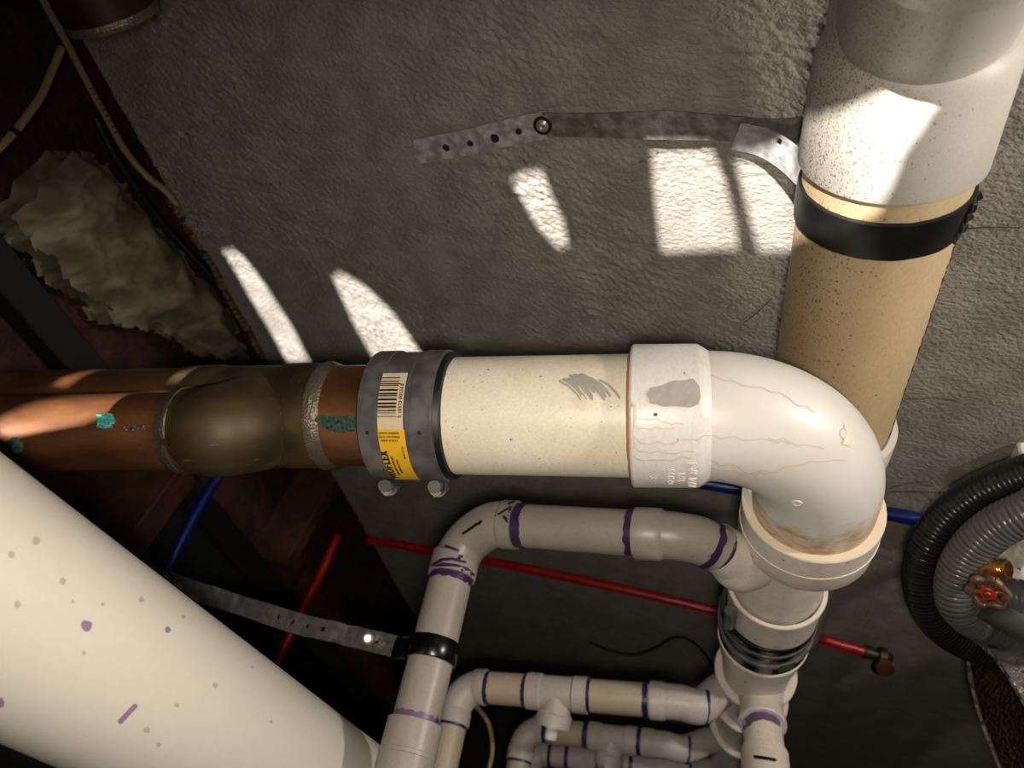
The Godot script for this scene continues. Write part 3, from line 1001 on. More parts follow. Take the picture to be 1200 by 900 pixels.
func steel_coupling():
	var toward := EYE - mp(-0.1)
	var t := thing("shielded_coupling", "steel-banded rubber coupling with barcode label joining copper to cream pipe", "coupling", mp(-0.107))
	var a := mp(-0.1232)
	var g := Geo.new()
	lathe(g, a, MDIR, [Vector2(0.0, 0.040), Vector2(0.0, 0.0475), Vector2(0.0015, 0.0486), Vector2(0.0600, 0.0486), Vector2(0.0618, 0.0475), Vector2(0.0625, 0.0446)], 96, toward)
	obj("rubber_sleeve", g, M.rubber, t)
	g = Geo.new()
	lathe(g, a, MDIR, [Vector2(0.0015, 0.0486), Vector2(0.0015, 0.0494), Vector2(0.0125, 0.0494), Vector2(0.013, 0.0489), Vector2(0.037, 0.0489), Vector2(0.0375, 0.0494), Vector2(0.0575, 0.0494), Vector2(0.0575, 0.0486)], 96, toward)
	obj("shield", g, M.steel, t)
	for k in 2:
		var t0: float = [0.0030, 0.0420][k]
		g = Geo.new()
		lathe(g, a, MDIR, [Vector2(t0, 0.0494), Vector2(t0, 0.0502), Vector2(t0 + 0.0145, 0.0502), Vector2(t0 + 0.0145, 0.0494)], 96, toward)
		var bnd := obj("clamp_band", g, M.steel, t)
		# the screw housing and hex bolt under the pipe
		var fr := frame(MDIR, toward)
		var th := 1.50
		var q: Vector3 = fr[0] * cos(th) + fr[1] * sin(th)
		var e: Vector3 = fr[1] * cos(th) - fr[0] * sin(th)
		if (a + q).y > a.y:
			q = fr[0] * cos(-th) + fr[1] * sin(-th)
			e = fr[1] * cos(-th) - fr[0] * sin(-th)
			e = -e
		var c := a + MDIR * (t0 + 0.0072) + q * 0.0535
		g = Geo.new()
		tube(g, [c - e * 0.014, c - e * 0.010, c + e * 0.004, c + e * 0.008], 0.0052, 20, MDIR, 0.1, true, 0.9)
		wrap_round(g, c, e, q, 0.0062, -2.2, 2.2, -0.008, 0.0, 20)
		obj("screw_housing", g, M.steel, t)
		g = Geo.new()
		var hd: Vector3 = (fr[0] * 0.95 + q * 0.25 + MDIR * -0.12).normalized()
		var bc := c + q * 0.001
		lathe(g, bc, hd, [Vector2(0.0, 0.0030), Vector2(0.003, 0.0030), Vector2(0.003, 0.0060), Vector2(0.0038, 0.0062), Vector2(0.0044, 0.0060)], 24)
		lathe(g, bc, hd, [Vector2(0.0044, 0.0050), Vector2(0.0085, 0.0050), Vector2(0.0092, 0.0043), Vector2(0.0088, 0.0030), Vector2(0.0088, 0.0001)], 6)
		obj("bolt", g, M.bolt, t)
		g = Geo.new()
		var hp := a + MDIR * (t0 + 0.0065)
		wrap_round(g, hp, MDIR, toward, 0.05035, 0.22, 0.27, -0.0012, 0.0012, 3)
		obj("rivet_hole", g, M.ink, t)
	# label: angles run round the pipe; find which sense is downward
	var f := frame(MDIR, toward)
	var sg := -1.0 if f[1].y > 0 else 1.0
	g = Geo.new()
	var l0 := 0.0140
	var l1 := 0.0365
	wrap_round(g, a, MDIR, toward, 0.04975, sg * -0.66, sg * 0.22, l0, l1, 16)
	var lb := obj("label", g, M.paper, t, "cream and yellow paper label")
	g = Geo.new()
	wrap_round(g, a, MDIR, toward, 0.04985, sg * 0.20, sg * 1.30, l0 - 0.0005, l1 + 0.001, 20)
	obj("yellow_field", g, M.yellow, lb)
	g = Geo.new()
	var rng := RandomNumberGenerator.new()
	rng.seed = 77
	var an := -0.58
	while an < 0.02:
		var wd := 0.006 + 0.012 * float(rng.randi_range(0, 2))
		wrap_round(g, a, MDIR, toward, 0.0499, sg * an, sg * (an + wd), l0 + 0.002, l0 + (0.0175 if rng.randf() < 0.8 else 0.019), 2)
		an += wd + 0.008 + 0.009 * float(rng.randi_range(0, 2))
	obj("barcode", g, M.ink, lb)
	g = Geo.new()
	var tn := PI / 2
	lettering(g, "0 18573 00124 8", 0.0034, a, MDIR, toward, 0.0499, sg * -0.22, l1 - 0.0022, tn, 0.0002)
	for sh in [Vector2.ZERO, Vector2(0.00035, 0), Vector2(0, 0.0003), Vector2(0.00035, 0.0003)]: lettering(g, "PROFLEX", 0.0078, a, MDIR, toward, 0.04995, sg * 0.86, l0 + 0.0056, tn, 0.0002, sh)
	lettering(g, "SHIELDED COUPLING", 0.0022, a, MDIR, toward, 0.04995, sg * 0.84, l0 + 0.0108, tn, 0.0002)
	lettering(g, "STAINLESS STEEL", 0.0020, a, MDIR, toward, 0.04995, sg * 0.84, l0 + 0.0140, tn, 0.0002)
	lettering(g, "Made in USA", 0.0018, a, MDIR, toward, 0.04995, sg * 0.56, l1 - 0.002, tn, 0.0002)
	for k in 3: lettering(g, ["RUBBER GASKET", "STAINLESS STEEL", "SHIELD BAND"][k], 0.0020, a, MDIR, toward, 0.04995, sg * (0.25 + 0.055 * k), l0 + 0.0115, PI, 0.0002)
	obj("printing", g, M.ink, lb)

func copper():
	var toward := EYE - mp(-0.25)
	var t := thing("copper_drain", "brown copper drain stub between steel coupling and soldered wye", "pipe", mp(-0.17))
	var g := Geo.new()
	lathe(g, mp(-0.196), MDIR, [Vector2(0, 0.0395), Vector2(0.085, 0.0395), Vector2(0.085, 0.036)], 80, toward)
	obj("pipe", g, M.copper, t)
	obj("patina", film(g, v2([368, 492, 376, 486, 392, 488, 417, 487, 417, 505, 400, 507, 390, 505, 378, 500]), 0.0006, 4, 2, 0.0012), M.patina_dark, t, "dark green corrosion")

	t = thing("copper_wye", "dark bronze wye fitting soldered to two copper pipes and the copper stub", "fitting", mp(-0.27))
	g = Geo.new()
	lathe(g, mp(-0.290), MDIR, [Vector2(0, 0.0396), Vector2(0, 0.0412), Vector2(0.03, 0.0418), Vector2(0.032, 0.0405), Vector2(0.085, 0.0405), Vector2(0.09, 0.042), Vector2(0.125, 0.0422), Vector2(0.127, 0.0396)], 80, toward)
	obj("run", g, M.bronze, t)
	var pa := at(20, 508, 0.538)
	var pb := at(218, 504.5, 0.524)
	var pd := (pb - pa).normalized()
	g = Geo.new()
	var bend := even(spline([pb - pd * 0.003, pb + pd * 0.012, pb + pd * 0.03, mp(-0.215) + Vector3(0, 0, 0.004), mp(-0.185)], 10), 0.002)
	tube(g, bend, func(q): return 0.0312 + (0.0009 if q > 0.016 else 0.0) + 0.0076 * clampf((q - 0.016) / 0.075, 0.0, 1.0), 72, UPP)
	obj("branch", g, M.bronze, t)
	g = Geo.new()
	lathe(g, mp(-0.167), MDIR, [Vector2(-0.002, 0.0395), Vector2(-0.001, 0.0424), Vector2(0.003, 0.0428), Vector2(0.008, 0.0408), Vector2(0.0105, 0.0396)], 80, toward, 0.05, noise(14, 0.7), 0.0014)
	obj("solder_ring", g, M.solder, t)
	g = Geo.new()
	lathe(g, pb, pd, [Vector2(-0.008, 0.0289), Vector2(-0.004, 0.0300), Vector2(-0.001, 0.0316), Vector2(0.002, 0.0318), Vector2(0.003, 0.0306)], 72, toward, 0.05, noise(15, 0.8), 0.0016)
	obj("solder_ring", g, M.solder, t)
	g = Geo.new()
	for q in [[351, 470, 0.004], [349, 513, 0.0034]]:
		blob(g, at(q[0], q[1], 0.535), q[2], 3)
	obj("patina", g, M.patina_dark, t)

	t = thing("copper_pipe", "near copper pipe with a turquoise corrosion spot beside white pipe", "pipe", pa)
	g = Geo.new()
	lathe(g, pb + pd * 0.02, -pd, [Vector2(0, 0.0285), Vector2(0.37, 0.0285)], 80, toward, 0.2)
	obj("pipe", g, M.copper, t)
	var cg := g
	g = film(cg, v2([116, 488, 124, 486, 135, 487, 138, 494, 134, 501, 126, 503, 117, 501, 118, 495]), 0.001, 2.5, 6, 0.003)
	obj("patina", g, M.patina, t, "turquoise corrosion spot")
	g = Geo.new()
	var h := hit(cg, 18, 522)
	if h.size(): lathe(g, h[0], h[1], [Vector2(-0.002, 0.0062), Vector2(0.001, 0.006), Vector2(0.0025, 0.004), Vector2(0.003, 0.0001)], 20)
	obj("patina", g, M.patina_dark, t, "round green corrosion bead")
	obj("solder_smear", film(cg, v2([142, 501, 160, 498, 172, 499, 171, 504, 150, 505]), 0.0005, 4, 8, 0.0004), M.solder, t)

	t = thing("copper_pipe", "far copper pipe lying behind the near one, mostly in shade", "pipe", mp(-0.45))
	g = Geo.new()
	lathe(g, mp(-0.289), -MDIR, [Vector2(0, 0.0395), Vector2(0.30, 0.0395), Vector2(0.30, 0.001)], 72, toward, 0.2)
	obj("pipe", g, M.copper, t)

	t = thing("pipe_stub", "dark red-brown pipe end hanging at the top beside the cable", "pipe", at(134, 18, 0.5))
	g = Geo.new()
	var c := at(134, 24, 0.5)
	lathe(g, c, UPP, [Vector2(0.0, 0.0001), Vector2(0.0, 0.028), Vector2(0.004, 0.0315), Vector2(0.2, 0.0315)], 48)
	obj("pipe", g, M.redpipe, t)
	g = Geo.new()
	lathe(g, c, UPP, [Vector2(-0.001, 0.028), Vector2(0.0, 0.0318), Vector2(0.003, 0.0328), Vector2(0.006, 0.0316)], 48)
	obj("rim", g, M.solder, t)

func blob(g: Geo, c: Vector3, r: float, seed_: int):
	var prof := []
	for i in 9: prof.append(Vector2(-cos(PI * i / 8) * r, maxf(sin(PI * i / 8) * r, 0.00001)))
	lathe(g, c, UPP, prof, 14, OUTD, 0.1, noise(seed_, 2.0), r * 0.4)

# a plastic fitting end: socket from p along d
func socket(g: Geo, p: Vector3, d: Vector3, r: float, l: float, k := 1.13):
	lathe(g, p, d, [Vector2(0, r), Vector2(0, r * k - 0.0006), Vector2(0.0006, r * k), Vector2(l - 0.001, r * k), Vector2(l + 0.002, r * 1.02), Vector2(l + 0.003, r)], 48)

func branch_drains():
	# upper branch
	var r := 0.0192
	var pl := at(590, 614.5, 0.645)
	var pr := at(745, 624.5, 0.598)
	var d := (pr - pl).normalized()
	var t := thing("branch_pipe", "upper level white branch pipe with purple ring, running above the red tube", "pipe", pl)
	var g := Geo.new()
	lathe(g, pl - d * 0.01, d, [Vector2(0, r), Vector2(pl.distance_to(pr) + 0.02, r)], 56)
	obj("pipe", g, M.pvc_shaded, t)
	var a1 := at(609, 615.5, 0.639)
	g = Geo.new()
	stain(g, a1, d, r, -0.004, 0.007, 0.002, 4)
	obj("primer_stain", g, M.purple, t, "dark purple primer ring")
	g = Geo.new()
	stain(g, pr, d, r, -0.006, 0.002, 0.002, 5)
	obj("primer_stain", g, M.purple, t, "dark purple primer ring")
	# end bend into the wye
	t = thing("branch_bend", "white bend with purple ring leading the upper branch into the stack", "elbow", pr)
	g = Geo.new()
	socket(g, pr, d, r, 0.022)
	obj("socket", g, M.pvc_shaded, t)
	g = Geo.new()
	tube(g, spline([at(768, 626, 0.592), at(790, 628, 0.589), at(815, 632, 0.589), at(835, 640, 0.591), at(841, 643, 0.592)], 8), r * 1.03, 48, UPP)
	obj("bend", g, M.pvc_shaded, t)
	g = Geo.new()
	var e0 := at(828, 637, 0.590)
	stain(g, e0, at(841, 643.5, 0.592) - e0, r * 1.04, -0.002, 0.0045, 0.0015, 6)
	obj("primer_stain", g, M.purple, t, "dark purple primer ring")
	# left elbow and the pipe that comes towards the viewer
	var e1 := at(533, 660, 0.652)
	var e2 := at(483, 862, 0.566)
	var dn := (e2 - e1).normalized()
	t = thing("branch_elbow", "white elbow with purple primer smears above the black clamp", "elbow", e1)
	g = Geo.new()
	var s0 := at(607, 615.4, 0.6395)
	socket(g, s0, -d, r, 0.014, 1.14)
	obj("socket", g, M.pvc_shaded, t)
	var sg := g
	g = Geo.new()
	socket(g, on_axis(e1, dn, 529, 677), -dn, r, 0.022, 1.14)
	obj("socket", g, M.pvc_shaded, t)
	var sg2 := g
	g = Geo.new()
	tube(g, spline([at(592, 614.6, 0.645), at(580, 615, 0.648), at(564, 622, 0.654), at(549, 634, 0.657), at(539, 648, 0.655), at(534, 658, 0.653)], 8), r * 1.08, 48, UPP)
	obj("bend", g, M.pvc_shaded, t)
	var bg := g
	g = Geo.new()
	for s in [[516, 640, 526, 641, 537, 645, 541, 652, 536, 656], [508, 662, 518, 656, 530, 655, 545, 659]]:
		g.add(stroke(sg2, pairs(s), 3.5))
		g.add(stroke(bg, pairs(s), 3.5))
	g.add(film(sg2, v2([506, 665, 518, 659, 535, 661, 548, 665, 556, 673, 554, 680, 540, 672, 520, 668, 506, 674]), 0.0004, 5))
	obj("primer_stain", g, M.purple, t, "dark purple primer smears")
	g = Geo.new()
	for s in [[584, 603, 592, 598, 600, 594], [590, 605, 594, 611], [596, 591, 602, 588], [598, 594, 597, 604, 601, 609]]: g.add(stroke(sg, pairs(s), 2.6))
	g.add(stroke(sg, [Vector2(591, 606), Vector2(595, 611)], 4.0))
	obj("primer_smear", g, M.purple, t)
	g = Geo.new()
	for s in [[543, 625, 548, 622], [549, 621, 554, 618], [555, 617, 559, 614], [561, 614, 564, 611]]: g.add(stroke(bg, pairs(s), 3.4))
	obj("printed_mark", g, M.ink, t)
	t = thing("branch_pipe", "white branch pipe held by the black clamp, coming down from purple-smeared elbow", "pipe", e1)
	g = Geo.new()
	lathe(g, e1, dn, [Vector2(0, r), Vector2(0.25, r)], 56)
	obj("pipe", g, M.pvc_shaded, t)
	var pg := g
	g = Geo.new()
	stain(g, on_axis(e1, dn, 528, 679), dn, r, -0.003, 0.0045, 0.003, 18)
	obj("primer_stain", g, M.purple, t, "dark purple primer ring")
	var cp := on_axis(e1, dn, 487, 846)
	g = Geo.new()
	stain(g, cp, -dn, r, -0.004, 0.0045, 0.0025, 8)
	obj("primer_stain", g, M.purple_pale, t, "pale purple primer ring")
	obj("primer_smear", film(pg, v2([503, 852, 506, 846, 510, 846, 512, 838, 514, 848, 515, 862, 508, 858]), 0.0005, 4), M.purple, t)
	t = thing("pipe_coupling", "white coupling at the lower end of the clamped branch pipe", "coupling", cp)
	g = Geo.new()
	socket(g, cp, dn, r, 0.04, 1.17)
	lathe(g, cp + dn * 0.022, dn, [Vector2(0, r * 1.17), Vector2(0.0005, r * 1.2), Vector2(0.003, r * 1.2), Vector2(0.0035, r * 1.17)], 48)
	obj("socket", g, M.pvc_shaded, t)
	# clamp and hanging strap
	var cc := on_axis(e1, dn, 504, 762)
	t = thing("pipe_clamp", "black clamp band round the white branch pipe", "clamp", cc)
	g = Geo.new()
	lathe(g, cc - dn * 0.0085, dn, [Vector2(0, r), Vector2(0, r + 0.0016), Vector2(0.001, r + 0.0022), Vector2(0.017, r + 0.0022), Vector2(0.018, r + 0.0016), Vector2(0.018, r)], 56)
	obj("band", g, M.gloss_black, t)
	g = Geo.new()
	tube(g, [at(478, 759, 0.602), at(470, 759, 0.605), at(463, 759, 0.61)], 0.0098, 16, dn, 0.1, true, 0.25)
	obj("ear", g, M.gloss_black, t)
	t = thing("hanger_strap", "shiny perforated metal strap running from black clamp toward the board wall", "strap", at(330, 728, 0.68))
	g = Geo.new()
	var pts := spline([at(468, 759, 0.607), at(440, 752, 0.628), at(410, 745, 0.646), at(385, 739, 0.655), at(350, 731, 0.672), at(300, 715, 0.70), at(240, 696, 0.735), at(190, 679, 0.77), at(130, 657, 0.815)], 6)
	var sides := []
	for i in pts.size():
		var q := pix(pts[i])
		var up := at(q.x + 4, q.y - 10, 0.62) - at(q.x, q.y, 0.62)
		var vw: Vector3 = (pts[i] - EYE).normalized()
		var tw := 0.25 * sin(i * 0.55) + (0.9 if i > 12 and i < 17 else 0.0) * 0.4
		sides.append(up.normalized().rotated((pts[mini(i + 1, pts.size() - 1)] - pts[maxi(i - 1, 0)]).normalized(), tw + 0.2))
	var hl := []
	for k in 5: hl.append([0.030 + k * 0.019 + (0.045 if k > 0 else 0.0), 0.0, 0.0029 if k % 2 else 0.0022])
	strap(g, pts, sides, 0.0195, hl)
	obj("strip", g, M.galv, t)
	g = Geo.new()
	var bp := at(431, 748, 0.628)
	lathe(g, bp, (EYE - bp), [Vector2(0, 0.005), Vector2(0.002, 0.005), Vector2(0.004, 0.003), Vector2(0.004, 0.0001)], 16)
	obj("screw", g, M.bolt, t)

	# middle branch
	lower_branch(0.0185, [563, 805, 0.875], [764, 820.5, 0.82], [572, 617, 690, 757], [619, 689, 655], 1)
	lower_branch(0.0168, [634, 855, 1.02], [754, 870, 0.975], [640, 687, 692, 750], [691, 747, 718], 2)
	lower_branch(0.0165, [640, 884, 1.13], [760, 899, 1.09], [645, 665, 700, 740], [670, 700, 685], 3)
	# thin brown cable loop among the lower branches
	g = Geo.new()
	tube(g, spline([at(548, 822, 0.9), at(562, 832, 0.9), at(574, 852, 0.9), at(577, 880, 0.89), at(572, 905, 0.88)], 8), 0.003, 10)
	t = thing("thin_cable", "thin brown cable looping beside the middle branch elbow", "cable", at(574, 852, 0.9))
	obj("cable", g, M.cable, t)

# the point of a line that a line of sight passes nearest
func on_axis(a: Vector3, d: Vector3, px: float, py: float) -> Vector3:
	var r := ray(px, py).normalized()
	var w := a - EYE
	var b := d.dot(r)
	return a + d * ((b * r.dot(w) - d.dot(w)) / (1.0 - b * b))

func pairs(a: Array) -> Array:
	var o := []
	for i in range(0, a.size(), 2): o.append(Vector2(a[i], a[i + 1]))
	return o

func lower_branch(r: float, a: Array, b: Array, cuts: Array, tee: Array, k: int):
	var pa := at(a[0], a[1], a[2])
	var pb := at(b[0], b[1], b[2])
	var d := (pb - pa).normalized()
	var where := func(x: float) -> Vector3: return at(x, lerpf(a[1], b[1], (x - a[0]) / (b[0] - a[0])), 1.0 / lerpf(1.0 / a[2], 1.0 / b[2], (x - a[0]) / (b[0] - a[0])))
	var nm: String = ["", "middle", "lower", "lowest"][k]
	var t := thing("branch_pipe", nm + " branch pipe of tan plastic with dark violet joint rings", "pipe", pa)
	var g := Geo.new()
	lathe(g, pa - d * 0.01, d, [Vector2(0, r), Vector2(pa.distance_to(pb) + 0.02, r)], 48)
	obj("pipe", g, M.pvc_tan if k < 3 else M.pvc_dull, t)
	for x in cuts:
		g = Geo.new()
		stain(g, where.call(x), d, r, -0.003, 0.003, 0.001, k * 7 + int(x))
		obj("primer_stain", g, M.violet, t, "dark violet primer ring")
	# tee with a plugged outlet
	t = thing("cleanout_tee", "grey tee with square plug on the " + nm + " branch", "fitting", where.call(tee[2]))
	var t0: Vector3 = where.call(tee[0])
	var t1: Vector3 = where.call(tee[1])
	var tl := t0.distance_to(t1)
	g = Geo.new()
	lathe(g, t0, d, [Vector2(0, r), Vector2(0, r * 1.12), Vector2(0.016, r * 1.12), Vector2(0.018, r * 1.03), Vector2(tl - 0.018, r * 1.03), Vector2(tl - 0.016, r * 1.12), Vector2(tl, r * 1.12), Vector2(tl, r)], 48)
	obj("body", g, M.pvc_dull, t)
	var c: Vector3 = where.call(tee[2])
	var out := Vector3(0, -0.36, 0.93).normalized()
	g = Geo.new()
	lathe(g, c, out, [Vector2(0, r), Vector2(r * 1.15, r), Vector2(r * 1.25, r * 1.12), Vector2(r * 2.0, r * 1.12), Vector2(r * 2.0, r * 0.9), Vector2(r * 1.9, 0.0001)], 40)
	obj("outlet", g, M.pvc_dull, t)
	g = Geo.new()
	lathe(g, c, out, [Vector2(r * 1.9, r * 0.5), Vector2(r * 2.55, r * 0.48), Vector2(r * 2.75, r * 0.46), Vector2(r * 2.75, 0.0001)], 4, Vector3(1, 0, 1))
	obj("plug", g, M.pvc, t)
	# elbow to the viewer's side
	t = thing("branch_elbow", "grey elbow turning the " + nm + " branch toward the viewer", "elbow", pa)
	g = Geo.new()
	socket(g, where.call(cuts[0] - 2.0), -d, r, 0.014)
	obj("socket", g, M.pvc_dull, t)
	g = Geo.new()
	var od := Vector3(0.12, -0.06, 1).normalized()
	var bp := bend_pts(pa + d * 0.004, -d, od, r * 1.7, 14)
	tube(g, bp, r * 1.06, 40, UPP)
	obj("bend", g, M.pvc_dull, t)
	var q: Vector3 = bp[bp.size() - 1]
	g = Geo.new()
	socket(g, q + od * 0.016, -od, r, 0.016)
	obj("socket", g, M.pvc_dull, t)
	g = Geo.new()
	stain(g, q, od, r, 0.0155, 0.019, 0.001, k)
	obj("primer_stain", g, M.violet, t, "dark violet primer ring")
	t = thing("branch_pipe", "tan pipe leaving the " + nm + " branch elbow toward the viewer", "pipe", q)
	g = Geo.new()
	lathe(g, q, od, [Vector2(0, r), Vector2(0.15, r)], 40)
	obj("pipe", g, M.pvc_tan, t)
	# bend into the stack
	t = thing("branch_bend", "grey bend leading the " + nm + " branch into the stack", "elbow", pb)
	g = Geo.new()
	socket(g, pb - d * 0.002, d, r, 0.016)
	obj("socket", g, M.pvc_dull, t)
	g = Geo.new()
	var tgt := Vector3(0.031, pb.y - 0.055, 0.2)
	tube(g, spline([pb, pb + d * 0.03, pb + d * 0.055 + DOWN * 0.006, pb.lerp(tgt, 0.7) + UPP * 0.006, tgt], 8), r * 1.04, 40, UPP)
	obj("bend", g, M.pvc_dull, t)
	g = Geo.new()
	var m1 := pb + d * 0.058 + DOWN * 0.007
	stain(g, m1, d + DOWN * 0.3, r * 1.05, -0.002, 0.002, 0.0005, k)
	obj("primer_stain", g, M.violet, t, "dark violet primer ring")

func stack():
	var x := Vector3(0.031, 0, 0.2)
	var at_y := func(y: float) -> Vector3: return Vector3(x.x, y, x.z)
	var tw := EYE - Vector3(0.031, 0.8, 0.2)
	var t := thing("stack_hub", "white collar of the stack above the black rubber coupling", "fitting", at_y.call(0.80))
	var g := Geo.new()
	lathe(g, Vector3(0.034, 0.848, 0.2), DOWN, [Vector2(0.003, 0.040), Vector2(0, 0.0415), Vector2(0, 0.0445), Vector2(0.0012, 0.0452), Vector2(0.004, 0.0448), Vector2(0.03, 0.0432), Vector2(0.07, 0.042), Vector2(0.09, 0.0405)], 72, tw)
	obj("collar", g, M.pvc_grey, t)
	t = thing("rubber_coupling", "black rubber coupling with two steel rings and green label on the stack", "coupling", at_y.call(0.76))
	g = Geo.new()
	lathe(g, at_y.call(0.798), DOWN, [Vector2(0, 0.041), Vector2(0, 0.0452), Vector2(0.001, 0.0462), Vector2(0.012, 0.0462), Vector2(0.013, 0.0445), Vector2(0.04, 0.0445), Vector2(0.041, 0.0455), Vector2(0.056, 0.0455), Vector2(0.057, 0.04)], 72, tw)
	obj("sleeve", g, M.gloss_black, t)
	for y in [0.788, 0.764]:
		g = Geo.new()
		lathe(g, at_y.call(y), DOWN, [Vector2(0, 0.0445), Vector2(0, 0.0470), Vector2(0.0008, 0.0474), Vector2(0.0032, 0.0474), Vector2(0.004, 0.0468), Vector2(0.004, 0.0445)], 72, tw)
		obj("clamp_ring", g, M.steel, t)
	g = Geo.new()
	wrap_round(g, at_y.call(0.765), DOWN, tw, 0.0478, 0.55, 0.95, -0.004, 0.012, 10)
	wrap_round(g, at_y.call(0.765), DOWN, tw, 0.0478, -0.95, -0.55, -0.004, 0.012, 10)
	var keep := Geo.new()
	wrap_round(keep, at_y.call(0.765), DOWN, tw, 0.0478, 0.45, 0.8, -0.004, 0.012, 10)
	if pix(keep.v[0]).x < pix(at_y.call(0.765)).x:
		keep = Geo.new()
		wrap_round(keep, at_y.call(0.765), DOWN, tw, 0.0478, -0.8, -0.45, -0.004, 0.012, 10)
	obj("label", keep, M.green_label, t, "small green label")
	g = Geo.new()
	var sp := at(857, 715, 0.67)
	tube(g, [sp, sp + DOWN * 0.012, sp + DOWN * 0.03], 0.006, 12)
	obj("screw_housing", g, M.steel, t)
	# lower tees
	t = thing("stack_tee", "grey stack of ringed tee fittings below the black coupling", "fitting", at_y.call(0.6))
	g = Geo.new()
	lathe(g, at_y.call(0.736), DOWN, [Vector2(0, 0.036), Vector2(0.04, 0.0385), Vector2(0.09, 0.037), Vector2(0.5, 0.037)], 64, tw)
	obj("body", g, M.pvc_grey, t)
	for y in [[0.738, 0.0462, 0.036], [0.64, 0.0455, 0.03], [0.555, 0.045, 0.03], [0.46, 0.045, 0.03]]:
		g = Geo.new()
		lathe(g, at_y.call(y[0]), DOWN, [Vector2(0.002, 0.036), Vector2(0, 0.0405), Vector2(0, y[1] - 0.001), Vector2(0.0012, y[1]), Vector2(0.004, y[1]), Vector2(0.006, y[1] - 0.002), Vector2(y[2], y[1] - 0.004), Vector2(y[2] + 0.004, 0.037)], 64, tw)
		obj("ring", g, M.pvc_grey, t)
	# outlet toward the viewer
	var b0 := at(893.5, 850, 0.775)
	var bd := (at(897, 905, 0.725) - b0).normalized()
	g = Geo.new()
	var back := at_y.call(b0.y + 0.02)
	lathe(g, b0 - bd * 0.05, bd, [Vector2(0, 0.026), Vector2(0.034, 0.0225), Vector2(0.040, 0.0248), Vector2(0.049, 0.0252), Vector2(0.05, 0.0245), Vector2(0.05, 0.0205), Vector2(0.045, 0.0203)], 48)
	obj("outlet", g, M.pvc_grey, t)
	g = Geo.new()
	lathe(g, b0, bd, [Vector2(0.0003, 0.0206), Vector2(0.0003, 0.0246)], 48)
	obj("outlet_rim", g, M.lilac, t, "pale lilac rim")
	t = thing("branch_pipe", "short white pipe with lilac primer coming out of the stack tee", "pipe", b0)
	g = Geo.new()
	lathe(g, b0 - bd * 0.02, bd, [Vector2(0, 0.0205), Vector2(0.2, 0.0205)], 48, tw)
	obj("pipe", g, M.pvc_grey, t)
	var pg := g
	g = Geo.new()
	g.add(film(pg, v2([870, 845, 880, 836, 893, 833, 905, 836, 914, 845, 914, 852, 905, 846, 893, 843, 882, 847, 872, 856]), 0.0004, 5))
	g.add(stroke(pg, pairs([884, 835, 889, 840, 891, 843]), 3.0, 0.0006))
	g.add(stroke(pg, pairs([880, 847, 879, 850]), 3.0, 0.0006))
	obj("primer_stain", g, M.purple_pale, t, "lilac primer smears")
	t = thing("pipe_coupling", "white coupling with printed mark below the lilac-rimmed outlet", "coupling", b0)
	g = Geo.new()
	var s1 := at(896, 883, 0.745)
	socket(g, s1, bd, 0.0205, 0.04, 1.16)
	obj("socket", g, M.pvc_grey, t)
	var cg := g
	g = Geo.new()
	for s in [[885, 887, 891, 888], [892, 888, 899, 889], [900, 889, 908, 891]]: g.add(stroke(cg, pairs(s), 4.0))
	obj("printed_mark", g, M.ink, t)

